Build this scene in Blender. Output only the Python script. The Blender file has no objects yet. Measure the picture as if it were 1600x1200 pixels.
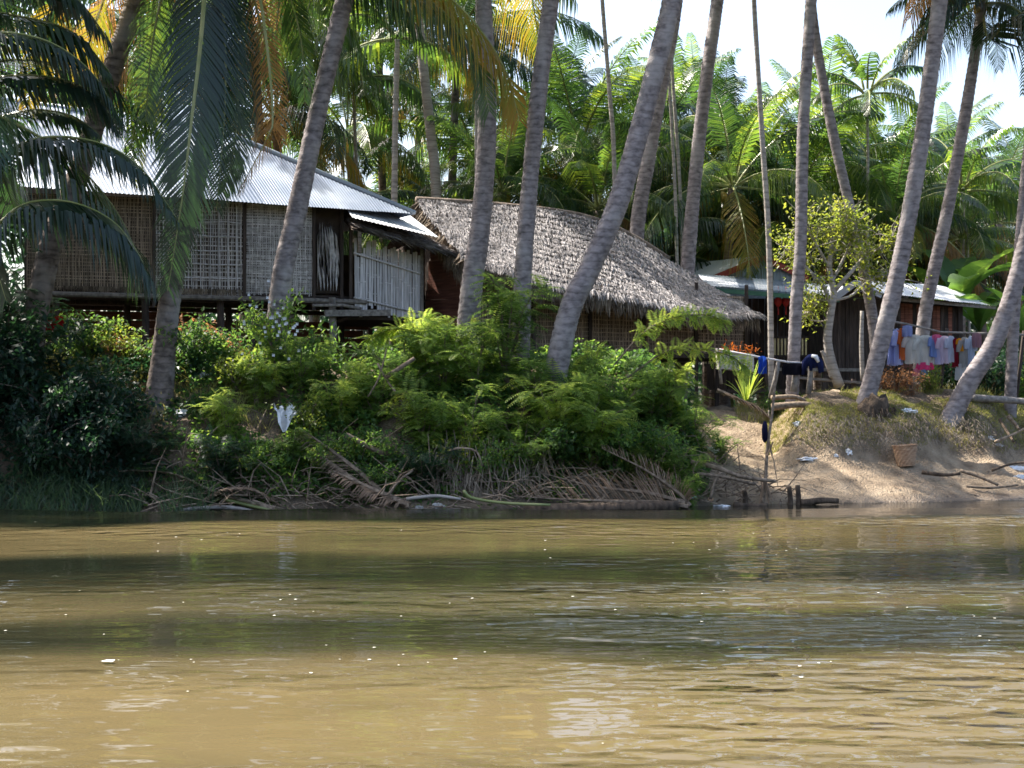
import bpy, math, random
from mathutils import Vector, Matrix, noise
R = math.radians
PI = math.pi
sc = bpy.context.scene
COL = sc.collection

# ------------------------------------------------------------------ camera, sky, sun, exposure
F, HZ, CH = 2200.0, 637.0, 1.6          # focal length in photo pixels, horizon row, eye height above the river


def W(px, py, Y):
    return Vector(((px - 800) / F * Y, Y, CH + (HZ - py) / F * Y))


cam = bpy.data.cameras.new("camera")
cam.sensor_width = 36
cam.lens = 36 * F / 1600
cam.shift_y = (HZ - 600) / 1600
cam.clip_end = 2000
camo = bpy.data.objects.new("camera", cam)
camo.location = (0, 0, CH)
camo.rotation_euler = (R(90), 0, 0)
COL.objects.link(camo)
sc.camera = camo

SUN_EL, SUN_AZ = 52.0, -64.0            # azimuth from +Y towards +X
sun_dir = Vector((math.sin(R(SUN_AZ)) * math.cos(R(SUN_EL)), math.cos(R(SUN_AZ)) * math.cos(R(SUN_EL)), math.sin(R(SUN_EL))))
wd = bpy.data.worlds.new("World")
sc.world = wd
wd.use_nodes = True
wn = wd.node_tree
bg = wn.nodes["Background"]
sky = wn.nodes.new("ShaderNodeTexSky")
sky.sky_type = 'NISHITA'
sky.sun_disc = False
sky.sun_elevation = R(SUN_EL)
sky.sun_rotation = R(SUN_AZ)
sky.air_density = 1.0
sky.dust_density = 4.0
sky.ozone_density = 1.0
wn.links.new(sky.outputs[0], bg.inputs[0])
bg.inputs[1].default_value = 0.15
sl = bpy.data.lights.new("sun", 'SUN')
sl.energy = 5.0
sl.angle = R(0.5)
sl.color = (1.0, 0.94, 0.84)
so = bpy.data.objects.new("sun", sl)
so.rotation_euler = sun_dir.to_track_quat('Z', 'Y').to_euler()
so.location = (-20, 20, 40)
COL.objects.link(so)
sc.view_settings.view_transform = 'Standard'
sc.view_settings.look = 'None'
sc.view_settings.exposure = 1.52
sc.view_settings.gamma = 1
sc.view_settings.use_curve_mapping = False
sc.cycles.use_denoising = True
sc.cycles.max_bounces = 6
sc.cycles.transparent_max_bounces = 4
sc.cycles.caustics_reflective = False
sc.cycles.caustics_refractive = False
sc.cycles.sample_clamp_indirect = 6
sc.cycles.filter_width = 1.6

# ------------------------------------------------------------------ materials


def nt(name):
    m = bpy.data.materials.new(name)
    m.use_nodes = True
    t = m.node_tree
    return m, t, t.nodes["Principled BSDF"], t.nodes["Material Output"]


def N(t, kind, **kw):
    n = t.nodes.new(kind)
    for k, v in kw.items():
        setattr(n, k, v)
    return n


def ramp(t, stops, interp='LINEAR'):
    n = t.nodes.new("ShaderNodeValToRGB")
    n.color_ramp.interpolation = interp
    e = n.color_ramp.elements
    while len(e) < len(stops):
        e.new(0.5)
    for i, (p, c) in enumerate(stops):
        e[i].position = p
        e[i].color = (c[0], c[1], c[2], 1)
    return n


def noise_fac(t, scale, stretch=(1, 1, 1), detail=5, coord='Object'):
    tc = N(t, "ShaderNodeTexCoord")
    mp = N(t, "ShaderNodeMapping")
    mp.inputs['Scale'].default_value = stretch
    t.links.new(tc.outputs[coord], mp.inputs[0])
    n = N(t, "ShaderNodeTexNoise")
    n.inputs['Scale'].default_value = scale
    n.inputs['Detail'].default_value = detail
    t.links.new(mp.outputs[0], n.inputs['Vector'])
    return n


def rough_mat(name, c1, c2, scale=6, stretch=(1, 1, 1), rough=0.85, bump=0.4, bdist=0.02, isl=0.0, metal=0.0, c3=None, spec=0.3):
    """matt material: noise between two colours, fine relief, optional per-piece variation"""
    m, t, b, out = nt(name)
    n = noise_fac(t, scale, stretch)
    st = [(0.32, c1), (0.68, c2)] if c3 is None else [(0.3, c1), (0.52, c2), (0.7, c3)]
    r = ramp(t, st)
    t.links.new(n.outputs['Fac'], r.inputs[0])
    src = r.outputs[0]
    if isl:
        g = N(t, "ShaderNodeNewGeometry")
        oi = N(t, "ShaderNodeObjectInfo")
        ad = N(t, "ShaderNodeMath", operation='ADD')
        t.links.new(g.outputs['Random Per Island'], ad.inputs[0])
        t.links.new(oi.outputs['Random'], ad.inputs[1])
        fr = N(t, "ShaderNodeMath", operation='FRACT')
        t.links.new(ad.outputs[0], fr.inputs[0])
        mr = N(t, "ShaderNodeMapRange")
        mr.inputs['To Min'].default_value = 1 - isl
        mr.inputs['To Max'].default_value = 1 + isl * 0.6
        t.links.new(fr.outputs[0], mr.inputs[0])
        vm = N(t, "ShaderNodeVectorMath", operation='SCALE')
        t.links.new(src, vm.inputs[0])
        t.links.new(mr.outputs[0], vm.inputs['Scale'])
        src = vm.outputs[0]
    t.links.new(src, b.inputs['Base Color'])
    b.inputs['Roughness'].default_value = rough
    b.inputs['Metallic'].default_value = metal
    b.inputs['Specular IOR Level'].default_value = spec
    if bump:
        bp = N(t, "ShaderNodeBump")
        bp.inputs['Strength'].default_value = bump
        bp.inputs['Distance'].default_value = bdist
        t.links.new(n.outputs['Fac'], bp.inputs['Height'])
        t.links.new(bp.outputs[0], b.inputs['Normal'])
    return m


def leaf_mat(name, stops, trans, tfac=0.45, rough=0.42, spec=0.5):
    """leaf: colour differs per leaf and per plant, light passes through"""
    m, t, b, out = nt(name)
    g = N(t, "ShaderNodeNewGeometry")
    oi = N(t, "ShaderNodeObjectInfo")
    n = noise_fac(t, 1.3, detail=2)
    mx = N(t, "ShaderNodeMath", operation='MULTIPLY_ADD')
    t.links.new(g.outputs['Random Per Island'], mx.inputs[0])
    mx.inputs[1].default_value = 0.4
    t.links.new(n.outputs['Fac'], mx.inputs[2])
    m2 = N(t, "ShaderNodeMath", operation='MULTIPLY_ADD')
    t.links.new(oi.outputs['Random'], m2.inputs[0])
    m2.inputs[1].default_value = 0.5
    t.links.new(mx.outputs[0], m2.inputs[2])
    m3 = N(t, "ShaderNodeMath", operation='SUBTRACT')
    t.links.new(m2.outputs[0], m3.inputs[0])
    m3.inputs[1].default_value = 0.45
    r = ramp(t, stops)
    t.links.new(m3.outputs[0], r.inputs[0])
    t.links.new(r.outputs[0], b.inputs['Base Color'])
    b.inputs['Roughness'].default_value = rough
    b.inputs['Specular IOR Level'].default_value = spec
    tr = N(t, "ShaderNodeBsdfTranslucent")
    ml = N(t, "ShaderNodeMix", data_type='RGBA', blend_type='MULTIPLY')
    ml.inputs[0].default_value = 1
    t.links.new(r.outputs[0], ml.inputs[6])
    ml.inputs[7].default_value = (trans[0], trans[1], trans[2], 1)
    t.links.new(ml.outputs[2], tr.inputs[0])
    ms = N(t, "ShaderNodeMixShader")
    ms.inputs[0].default_value = tfac
    t.links.new(b.outputs[0], ms.inputs[1])
    t.links.new(tr.outputs[0], ms.inputs[2])
    t.links.new(ms.outputs[0], out.inputs[0])
    return m


M = {}
M['palm'] = leaf_mat('palm_leaf', [(0.0, (.011, .029, .013)), (.4, (.026, .060, .018)), (.72, (.06, .105, .022)), (1, (.14, .18, .028))], (4.0, 3.5, 1.8), .5, .32, .6)
M['palm_dark'] = leaf_mat('palm_leaf_dark', [(0.0, (.009, .022, .014)), (.6, (.018, .042, .02)), (1, (.04, .07, .022))], (3.0, 3.0, 1.5), .34, .3, .6)
M['palm_yellow'] = leaf_mat('palm_leaf_yellowing', [(0.0, (.07, .12, .02)), (.4, (.17, .17, .025)), (.8, (.24, .16, .03)), (1, (.22, .11, .03))], (2.2, 2.0, 1.2), .45, .5, .3)
M['palm_dry'] = leaf_mat('palm_leaf_dry', [(0.0, (.13, .08, .04)), (.5, (.26, .15, .06)), (1, (.36, .20, .06))], (1.6, 1.4, 1.1), .4, .7, .2)
M['shrub'] = leaf_mat('feathery_leaf', [(0.0, (.03, .065, .02)), (.3, (.08, .145, .035)), (.6, (.18, .26, .06)), (1, (.32, .36, .09))], (2.9, 2.6, 1.9), .55, .55, .2)
M['vine'] = leaf_mat('vine_leaf', [(0.0, (.018, .042, .016)), (.4, (.04, .09, .028)), (.75, (.11, .18, .04)), (1, (.28, .25, .045))], (3.6, 3.2, 2.0), .48, .5, .3)
M['vine_dark'] = leaf_mat('shade_leaf', [(0.0, (.008, .02, .015)), (.6, (.016, .042, .022)), (1, (.04, .075, .03))], (2.6, 3.0, 1.8), .3, .45, .3)  # darker copy of the vine leaf, left bank shade put into the colour
M['tree'] = leaf_mat('yellow_green_leaf', [(0.0, (.06, .09, .02)), (.5, (.11, .15, .03)), (1, (.2, .21, .04))], (3.0, 2.8, 1.8), .5, .45, .4)
M['banana'] = leaf_mat('banana_leaf', [(0.0, (.035, .08, .025)), (.5, (.06, .12, .03)), (1, (.1, .17, .04))], (4.0, 3.6, 1.8), .45, .4, .4)
M['grass'] = leaf_mat('grass_blade', [(0.0, (.09, .11, .03)), (.5, (.20, .21, .065)), (1, (.36, .32, .13))], (1.8, 1.7, 1.2), .35, .6, .2)
M['reed'] = leaf_mat('waterside_grass', [(0.0, (.03, .055, .03)), (.6, (.06, .10, .05)), (1, (.14, .18, .09))], (2.2, 2.4, 1.5), .35, .5, .4)
M['dry'] = leaf_mat('dry_stalk', [(0.0, (.10, .07, .05)), (.5, (.22, .15, .10)), (1, (.38, .27, .19))], (1.2, 1.1, 1), .2, .7, .3)
M['croton'] = leaf_mat('orange_leaf', [(0.0, (.45, .10, .02)), (.5, (.65, .2, .03)), (1, (.6, .4, .05))], (1.4, 1.3, 1), .4, .5, .3)
M['rust_leaf'] = leaf_mat('withered_leaf', [(0.0, (.13, .07, .035)), (.5, (.23, .13, .07)), (1, (.4, .22, .1))], (1.6, 1.3, 1), .4, .7, .2)
M['rachis'] = rough_mat('frond_rib', (.16, .19, .05), (.30, .30, .12), 3, rough=.4, bump=0, spec=.6)
M['bark'] = rough_mat('palm_bark', (.115, .098, .1), (.26, .225, .225), 4.5, (1.6, 1.6, 2.6), .8, .6, .02, c3=(.34, .30, .30))
M['bark_brown'] = rough_mat('palm_bark_brown', (.06, .046, .04), (.17, .135, .115), 4.5, (1.6, 1.6, 2.6), .85, .6, .02, c3=(.24, .19, .165))
M['bark_pale'] = rough_mat('palm_bark_pale', (.26, .235, .215), (.48, .43, .38), 2.5, (1, 1, 6), .8, .6, .02)
M['twig'] = rough_mat('twig_bark', (.08, .06, .045), (.22, .17, .13), 9, (1, 1, 1), .85, .4, .01)
M['root'] = rough_mat('root_mass', (.035, .025, .018), (.12, .085, .06), 14, (1, 1, .4), .95, 1, .05)
M['wood_dark'] = rough_mat('weathered_dark_board', (.035, .027, .024), (.095, .07, .06), 5, (6, 6, .6), .85, .5, .01, isl=.35)
M['wood_red'] = rough_mat('reddish_plank', (.13, .05, .035), (.27, .11, .075), 4, (.6, .6, 7), .85, .4, .01, isl=.35)
M['wood_grey'] = rough_mat('grey_weathered_timber', (.13, .115, .105), (.30, .27, .245), 5, (3, 3, 3), .85, .5, .01, isl=.2)
M['log'] = rough_mat('driftwood', (.10, .07, .05), (.33, .25, .18), 5, (3, 3, 3), .85, .6, .02, isl=.3)
M['bamboo'] = rough_mat('silvery_bamboo', (.46, .44, .45), (.76, .73, .75), 5, (8, 8, .7), .6, .3, .005, isl=.3)
M['woven'] = rough_mat('woven_bamboo_mat', (.38, .35, .34), (.70, .66, .65), 7, (2, 2, 2), .8, .3, .01, isl=.4)
M['woven_brown'] = rough_mat('brown_woven_mat', (.24, .18, .135), (.46, .36, .27), 7, (5, 5, .7), .8, .3, .01, isl=.35)
M['woven_back'] = rough_mat('mat_backing', (.06, .045, .04), (.13, .10, .08), 7, (2, 2, 2), .9, .2, .01)
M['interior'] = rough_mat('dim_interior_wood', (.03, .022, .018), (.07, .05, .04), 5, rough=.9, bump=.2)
M['thatch'] = rough_mat('thatch_leaf', (.18, .165, .165), (.35, .325, .325), 5, (1, 1, 1), .85, .2, .01, isl=.42, c3=(.46, .43, .425))
M['thatch_under'] = rough_mat('thatch_layer', (.10, .075, .06), (.24, .19, .155), 9, (1, 1, 1), .95, .8, .04)
M['thatch_fringe'] = rough_mat('thatch_fringe', (.10, .075, .055), (.30, .24, .18), 5, (1, 1, 1), .9, .2, .01, isl=.5)
M['zinc'] = rough_mat('galvanised_sheet', (.10, .135, .205), (.165, .205, .28), 1.1, (1, 1, 1), .45, .06, .01, isl=.08, metal=.2, c3=(.25, .29, .36), spec=.5)
M['zinc_pale_glare'] = rough_mat('pale_glare_roof_sheet', (.30, .35, .43), (.45, .50, .57), 1.6, (1, 1, 1), .4, .06, .01, isl=.05, metal=.15, spec=.5)  # pale zinc, with the sun glare of the left slope in its colour
M['white_roof'] = rough_mat('white_roof_sheet', (.55, .57, .60), (.74, .75, .78), 1.6, (1, 1, 1), .5, .06, .01, isl=.05)
M['zinc_old'] = rough_mat('old_roof_sheet', (.28, .28, .31), (.42, .42, .46), 1.8, (1, 1, 1), .5, .1, .01, isl=.1, metal=.3)
M['red_trim'] = rough_mat('red_painted_trim', (.30, .045, .035), (.42, .08, .06), 6, rough=.6, bump=.1)
M['green_trim'] = rough_mat('green_painted_trim', (.05, .14, .09), (.09, .20, .13), 6, rough=.6, bump=.1)
M['grey_sheet'] = rough_mat('blue_grey_sheet', (.25, .30, .33), (.38, .43, .46), 3, (6, 6, 1), .5, .1, .01)
M['cream'] = rough_mat('cream_paint', (.42, .34, .17), (.60, .50, .28), 6, rough=.6, bump=.1)
M['plastic'] = rough_mat('white_plastic', (.62, .63, .66), (.82, .82, .83), 8, rough=.35, bump=.5, bdist=.02)
M['blue_plastic'] = rough_mat('pale_blue_plastic', (.22, .42, .45), (.4, .6, .62), 6, rough=.4, bump=.3)
M['wicker'] = rough_mat('wicker', (.26, .15, .09), (.50, .33, .21), 12, (1, 1, 4), .7, .6, .01, isl=.25)
M['stone'] = rough_mat('pale_stone', (.3, .28, .26), (.55, .52, .48), 7, rough=.85, bump=.6)
M['foam'] = rough_mat('river_foam', (.6, .58, .5), (.8, .78, .7), 20, rough=.5, bump=.2)
M['rope'] = rough_mat('line_cord', (.2, .2, .2), (.35, .35, .35), 10, rough=.8, bump=0)


def cloth(name, c, dark=None):
    d = dark or tuple(v * .72 for v in c)
    return leaf_like(name, d, c)


def leaf_like(name, c1, c2):
    m, t, b, out = nt(name)
    n = noise_fac(t, 5, (1, 1, .5), 3)
    r = ramp(t, [(.35, c1), (.65, c2)])
    t.links.new(n.outputs['Fac'], r.inputs[0])
    t.links.new(r.outputs[0], b.inputs['Base Color'])
    b.inputs['Roughness'].default_value = .9
    b.inputs['Specular IOR Level'].default_value = .15
    tr = N(t, "ShaderNodeBsdfTranslucent")
    t.links.new(r.outputs[0], tr.inputs[0])
    ms = N(t, "ShaderNodeMixShader")
    ms.inputs[0].default_value = .6
    t.links.new(b.outputs[0], ms.inputs[1])
    t.links.new(tr.outputs[0], ms.inputs[2])
    t.links.new(ms.outputs[0], out.inputs[0])
    return m


def ring_scars(m, dark=.5):
    # leaf scars: thin dark wavy rings up the trunk, over the mottled colour
    t = m.node_tree
    b = t.nodes['Principled BSDF']
    src = b.inputs['Base Color'].links[0].from_socket
    tc = N(t, 'ShaderNodeTexCoord')
    wv_ = N(t, 'ShaderNodeTexWave', wave_type='BANDS', bands_direction='Z', wave_profile='SAW')
    wv_.inputs['Scale'].default_value = 2.3
    wv_.inputs['Distortion'].default_value = 3.2
    wv_.inputs['Detail'].default_value = 3
    wv_.inputs['Detail Scale'].default_value = 2.2
    t.links.new(tc.outputs['Object'], wv_.inputs['Vector'])
    r = ramp(t, [(0, (dark, dark, dark)), (.22, (1, 1, 1)), (.9, (1.0, 1.0, 1.0)), (1, (.75, .75, .75))])
    t.links.new(wv_.outputs['Fac'], r.inputs[0])
    mm = N(t, 'ShaderNodeMix', data_type='RGBA', blend_type='MULTIPLY')
    mm.inputs[0].default_value = 1
    t.links.new(src, mm.inputs[6])
    t.links.new(r.outputs[0], mm.inputs[7])
    # lichen patches
    nz = noise_fac(t, 1.7, (1, 1, .8), 6)
    lr = ramp(t, [(.52, (0, 0, 0)), (.62, (1, 1, 1))])
    t.links.new(nz.outputs[0], lr.inputs[0])
    ml = N(t, 'ShaderNodeMix', data_type='RGBA')
    fm = N(t, 'ShaderNodeMath', operation='MULTIPLY')
    fm.inputs[1].default_value = .45
    t.links.new(lr.outputs[0], fm.inputs[0])
    t.links.new(fm.outputs[0], ml.inputs[0])
    t.links.new(mm.outputs[2], ml.inputs[6])
    ml.inputs[7].default_value = (.40, .37, .36, 1)
    t.links.new(ml.outputs[2], b.inputs['Base Color'])
    b2 = N(t, 'ShaderNodeBump')
    b2.inputs['Strength'].default_value = .7
    b2.inputs['Distance'].default_value = .03
    t.links.new(wv_.outputs['Fac'], b2.inputs['Height'])
    old = b.inputs['Normal'].links[0].from_socket
    t.links.new(old, b2.inputs['Normal'])
    t.links.new(b2.outputs[0], b.inputs['Normal'])


ring_scars(M['bark'], .62)
ring_scars(M['bark_brown'], .55)
ring_scars(M['bark_pale'], .6)

# ------------------------------------------------------------------ mesh builder
class MB:
    def __init__(self):
        self.v = []
        self.f = []
        self.mi = []
        self.m = 0

    def face(self, *idx):
        self.f.append(idx)
        self.mi.append(self.m)

    def quad(self, a, b, c, d):
        n = len(self.v)
        self.v += [a, b, c, d]
        self.face(n, n + 1, n + 2, n + 3)

    def strip(self, pts, wv, widths):
        """ribbon along pts; wv = width vector (unit) or list of them"""
        n = len(self.v)
        for i, p in enumerate(pts):
            w = wv[i] if isinstance(wv, list) else wv
            self.v += [p - w * widths[i] * .5, p + w * widths[i] * .5]
        for i in range(len(pts) - 1):
            a = n + 2 * i
            self.face(a, a + 1, a + 3, a + 2)

    def tube(self, pts, rad, sides=8, cap=True):
        n0 = len(self.v)
        k = len(pts)
        ref = Vector((0.0, 1.0, 0.13)).normalized()
        for i, p in enumerate(pts):
            t = (pts[min(i + 1, k - 1)] - pts[max(i - 1, 0)])
            t = t.normalized() if t.length > 1e-9 else Vector((0, 0, 1))
            a = t.cross(ref)
            if a.length < .2:
                a = t.cross(Vector((1, 0, 0)))
            a.normalize()
            b = t.cross(a).normalized()
            r = rad[i] if isinstance(rad, (list, tuple)) else rad
            for s in range(sides):
                an = 2 * PI * s / sides
                self.v.append(p + a * (math.cos(an) * r) + b * (math.sin(an) * r))
        for i in range(k - 1):
            for s in range(sides):
                a = n0 + i * sides + s
                b = n0 + i * sides + (s + 1) % sides
                self.face(a, b, b + sides, a + sides)
        if cap:
            self.face(*[n0 + s for s in range(sides)][::-1])
            self.face(*[n0 + (k - 1) * sides + s for s in range(sides)])

    def box(self, c, ax, ay, az):
        """box: centre and three half-axis vectors"""
        n = len(self.v)
        for sx in (-1, 1):
            for sy in (-1, 1):
                for sz in (-1, 1):
                    self.v.append(c + ax * sx + ay * sy + az * sz)
        for q in ((0, 1, 3, 2), (4, 6, 7, 5), (0, 4, 5, 1), (2, 3, 7, 6), (0, 2, 6, 4), (1, 5, 7, 3)):
            self.face(*[n + i for i in q])

    def beam(self, a, b, w, h, up=Vector((0, 0, 1))):
        d = b - a
        L = d.length
        d = d.normalized()
        s = d.cross(up)
        if s.length < .05:
            s = d.cross(Vector((0, 1, 0)))
        s.normalize()
        u = s.cross(d).normalized()
        self.box((a + b) / 2, d * L / 2, s * w / 2, u * h / 2)

    def mesh(self, name, mats, origin=Vector((0, 0, 0)), smooth=False):
        me = bpy.data.meshes.new(name)
        me.from_pydata([tuple(p - origin) for p in self.v], [], self.f)
        if not isinstance(mats, (list, tuple)):
            mats = [mats]
        for m in mats:
            me.materials.append(m)
        if len(mats) > 1:
            me.polygons.foreach_set('material_index', self.mi)
        if smooth:
            me.polygons.foreach_set('use_smooth', [True] * len(me.polygons))
        me.update()
        return me

    def build(self, name, mats, parent=None, origin=None, smooth=False):
        if parent is not None:
            origin = parent['_o'] if '_o' in parent else Vector((0, 0, 0))
            origin = Vector(origin)
        elif origin is None:
            if self.v:
                n = len(self.v)
                origin = Vector((sum(p.x for p in self.v) / n, sum(p.y for p in self.v) / n, min(p.z for p in self.v)))
            else:
                origin = Vector((0, 0, 0))
        o = bpy.data.objects.new(name, self.mesh(name, mats, origin, smooth))
        COL.objects.link(o)
        if parent is not None:
            o.parent = parent
            o['_o'] = tuple(origin)
        else:
            o.location = origin
            o['_o'] = tuple(origin)
        return o


def thing(name, label, cat, loc, group=None):
    o = bpy.data.objects.new(name, None)
    o.empty_display_size = .2
    COL.objects.link(o)
    o.location = loc
    o['_o'] = tuple(loc)
    o['label'] = label
    o['category'] = cat
    if group:
        o['group'] = group
    return o


def tag(o, label, cat, group=None, kind=None):
    o['label'] = label
    o['category'] = cat
    if group:
        o['group'] = group
    if kind:
        o['kind'] = kind
    return o


def kind(o, k):
    o['kind'] = k
    return o


def crv(pts, n):
    """Catmull-Rom through pts, n+1 samples"""
    P = [Vector(p) for p in pts]
    P = [P[0] * 2 - P[1]] + P + [P[-1] * 2 - P[-2]]
    m = len(P) - 3
    out = []
    for i in range(n + 1):
        s = i / n * m
        k = min(int(s), m - 1)
        t = s - k
        a, b, c, d = P[k], P[k + 1], P[k + 2], P[k + 3]
        out.append(.5 * ((2 * b) + (c - a) * t + (2 * a - 5 * b + 4 * c - d) * t * t + (3 * b - a - 3 * c + d) * t ** 3))
    return out


def interp(xs, ys, x):
    if x <= xs[0]:
        return ys[0]
    for i in range(1, len(xs)):
        if x <= xs[i]:
            t = (x - xs[i - 1]) / (xs[i] - xs[i - 1])
            return ys[i - 1] + (ys[i] - ys[i - 1]) * t
    return ys[-1]


def sm(a, b, x):
    t = max(0, min(1, (x - a) / (b - a)))
    return t * t * (3 - 2 * t)


# ------------------------------------------------------------------ ground
def edge_y(x):
    return interp([-60, -7.3, 0, 3.66, 8.8, 60], [12, 20.1, 21.6, 22.9, 24.2, 36], x) + .12 * math.sin(x * 1.7) + .08 * math.sin(x * 4.1)


LP = ([0, .4, 1.0, 2.0, 3.0, 4.5, 8], [0, .18, .55, 1.35, 2.05, 2.35, 2.4])
RP = ([0, 1, 2, 3, 4, 5.2, 8], [0, .27, .55, .9, 1.25, 1.5, 1.55])
MP = ([0, 1, 1.6, 1.8, 2.2, 2.7, 3.3, 4.6, 8], [0, .40, .74, 1.12, 1.45, 1.76, 1.88, 1.68, 1.55])


def ground_z(x, y, detail=True):
    s = y - edge_y(x)
    if s < 0:
        return max(-1.6, s * .35)
    wl = 1 - sm(2.9, 4.1, x + .15 * s)
    gx = x / max(y, 1) * F + 800
    wm = sm(1195, 1270, gx) * (1 - sm(1535, 1600, gx) * .6)
    zr = interp(*RP, s) * (1 - wm) + interp(*MP, s) * wm
    z = interp(*LP, s) * wl + zr * (1 - wl)
    if detail:
        p = Vector((x * .9, y * .9, 0))
        a = min(1, s / .8)
        z += (noise.noise(p) * .12 + noise.noise(p * 3.1) * .05 * (1 + wl) + noise.noise(p * 8) * .028 + (abs(noise.noise(p * 5 + Vector((9, 0, 0)))) * .06 if not wl else 0)) * a
        if y > 31:
            z += noise.noise(Vector((x * .1, y * .1, 3))) * .2
    return z


def grid_coords(segs):
    out = []
    for a, b, n in segs:
        out += [a + (b - a) * i / n for i in range(n)]
    out.append(segs[-1][1])
    return out


gxs = grid_coords([(-700, -60, 10), (-60, -12, 24), (-12, 13, 230), (13, 60, 24), (60, 700, 10)])
gys = grid_coords([(-300, -20, 5), (-20, 17, 10), (17, 30, 130), (30, 40, 25), (40, 80, 16), (80, 900, 10)])
g = MB()
for y in gys:
    for x in gxs:
        g.v.append(Vector((x, y, ground_z(x, y))))
nx = len(gxs)
for j in range(len(gys) - 1):
    for i in range(nx - 1):
        a = j * nx + i
        g.face(a, a + 1, a + 1 + nx, a + nx)
m, t, b, out = nt('ground_soil_and_sand')
at = N(t, "ShaderNodeAttribute", attribute_name='sand')
n1 = noise_fac(t, 3.5, detail=8)
n2 = noise_fac(t, 30, detail=6)
sand = ramp(t, [(.3, (.155, .11, .072)), (.5, (.29, .215, .142)), (.7, (.38, .29, .2))])
soil = ramp(t, [(.3, (.055, .036, .024)), (.5, (.12, .085, .055)), (.72, (.21, .16, .10))])
t.links.new(n1.outputs[0], sand.inputs[0])
t.links.new(n1.outputs[0], soil.inputs[0])
mx = N(t, "ShaderNodeMix", data_type='RGBA')
fz = N(t, "ShaderNodeMath", operation='MULTIPLY_ADD')
t.links.new(n2.outputs[0], fz.inputs[0])
fz.inputs[1].default_value = .5
ad = N(t, "ShaderNodeMath", operation='SUBTRACT')
t.links.new(at.outputs['Fac'], ad.inputs[0])
ad.inputs[1].default_value = .25
t.links.new(ad.outputs[0], fz.inputs[2])
t.links.new(fz.outputs[0], mx.inputs[0])
t.links.new(soil.outputs[0], mx.inputs[6])
t.links.new(sand.outputs[0], mx.inputs[7])
# wet strip by the water
geo = N(t, "ShaderNodeNewGeometry")
sp = N(t, "ShaderNodeSeparateXYZ")
t.links.new(geo.outputs['Position'], sp.inputs[0])
wet = N(t, "ShaderNodeMapRange")
wet.inputs['From Min'].default_value = .02
wet.inputs['From Max'].default_value = .14
t.links.new(sp.outputs[2], wet.inputs[0])
wc = N(t, "ShaderNodeMix", data_type='RGBA', blend_type='MULTIPLY')
wc.inputs[0].default_value = 1
wr = ramp(t, [(0, (.55, .55, .58)), (1, (1, 1, 1))])
t.links.new(wet.outputs[0], wr.inputs[0])
t.links.new(mx.outputs[2], wc.inputs[6])
t.links.new(wr.outputs[0], wc.inputs[7])
t.links.new(wc.outputs[2], b.inputs['Base Color'])
rr = N(t, "ShaderNodeMapRange")
rr.inputs['To Min'].default_value = .3
rr.inputs['To Max'].default_value = .95
t.links.new(wet.outputs[0], rr.inputs[0])
t.links.new(rr.outputs[0], b.inputs['Roughness'])
bp = N(t, "ShaderNodeBump")
bp.inputs['Strength'].default_value = 1
bp.inputs['Distance'].default_value = .06
t.links.new(n2.outputs[0], bp.inputs['Height'])
t.links.new(bp.outputs[0], b.inputs['Normal'])
ground = g.build('ground', m, origin=Vector((0, 0, 0)), smooth=True)
kind(ground, 'structure')
ground['label'] = 'brown river bank with a sandy landing place on the right'
attr = ground.data.attributes.new('sand', 'FLOAT', 'POINT')
vals = []
for v in g.v:
    s = v.y - edge_y(v.x)
    gx = v.x / max(v.y, 1) * F + 800
    a = sm(2.9, 3.8, v.x)
    step = sm(1225, 1270, gx) * sm(1.75, 2.05, s) * (1 - sm(3.0, 3.4, s) * .6)
    vals.append(a * (1 - .85 * step) * (1 - .5 * sm(6, 9, s)) + (1 - a) * .12)
attr.data.foreach_set('value', vals)

# ------------------------------------------------------------------ river
BND = [(0, 0), (5.6, .4), (6.6, 1), (7.6, .7), (8.2, 0), (9.2, 0), (9.6, .7), (10.3, .7), (10.8, 0), (13.0, 0), (13.5, .5), (15.4, .6), (16.0, 0), (16.3, -.5), (18.5, -.45), (19, 0), (40, 0)]
bx_, by_ = [q[0] for q in BND], [q[1] for q in BND]


NZ0 = sum(noise.noise(Vector((x * .16, 12 * .1, 5))) for x in range(-4, 5)) / 9


def swell_slope(y, x):
    yy = y - .05 * x * (y / 16) + .5 * (noise.noise(Vector((x * .16, y * .1, 5))) - NZ0)
    return interp(bx_, by_, yy) * .075 * (1 - .25 * noise.noise(Vector((x * .3, y * .3, 9))))


wxs = grid_coords([(-700, -40, 6), (-40, -9, 12), (-9, 10, 110), (10, 40, 12), (40, 700, 6)])
wys = grid_coords([(-300, -10, 5), (-10, 4, 5), (4, 19, 190), (19, 26, 40), (26, 60, 8)])
wv = MB()
H = [0.0] * len(wxs)
for j, y in enumerate(wys):
    for i, x in enumerate(wxs):
        if 4 < y < 19 and j:
            H[i] += swell_slope(y, x) * (y - wys[j - 1])
        elif y >= 19:
            H[i] *= .9
        wv.v.append(Vector((x, y, H[i] * (1 if abs(x) < 40 else 0))))
nx = len(wxs)
for j in range(len(wys) - 1):
    for i in range(nx - 1):
        a = j * nx + i
        wv.face(a, a + 1, a + 1 + nx, a + nx)
m, t, b, out = nt('muddy_river_water')
t.nodes.remove(b)
b = N(t, 'ShaderNodeBsdfDiffuse')
nb = noise_fac(t, .35, (1, 1.6, 1), 4)
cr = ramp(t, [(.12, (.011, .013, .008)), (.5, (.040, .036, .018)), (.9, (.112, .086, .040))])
bands_at = N(t, "ShaderNodeAttribute", attribute_name='light_bands')  # swell brightness and dark reflections painted into the water colour
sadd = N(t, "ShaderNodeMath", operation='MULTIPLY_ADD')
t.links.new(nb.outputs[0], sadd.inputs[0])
sadd.inputs[1].default_value = .5
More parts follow.
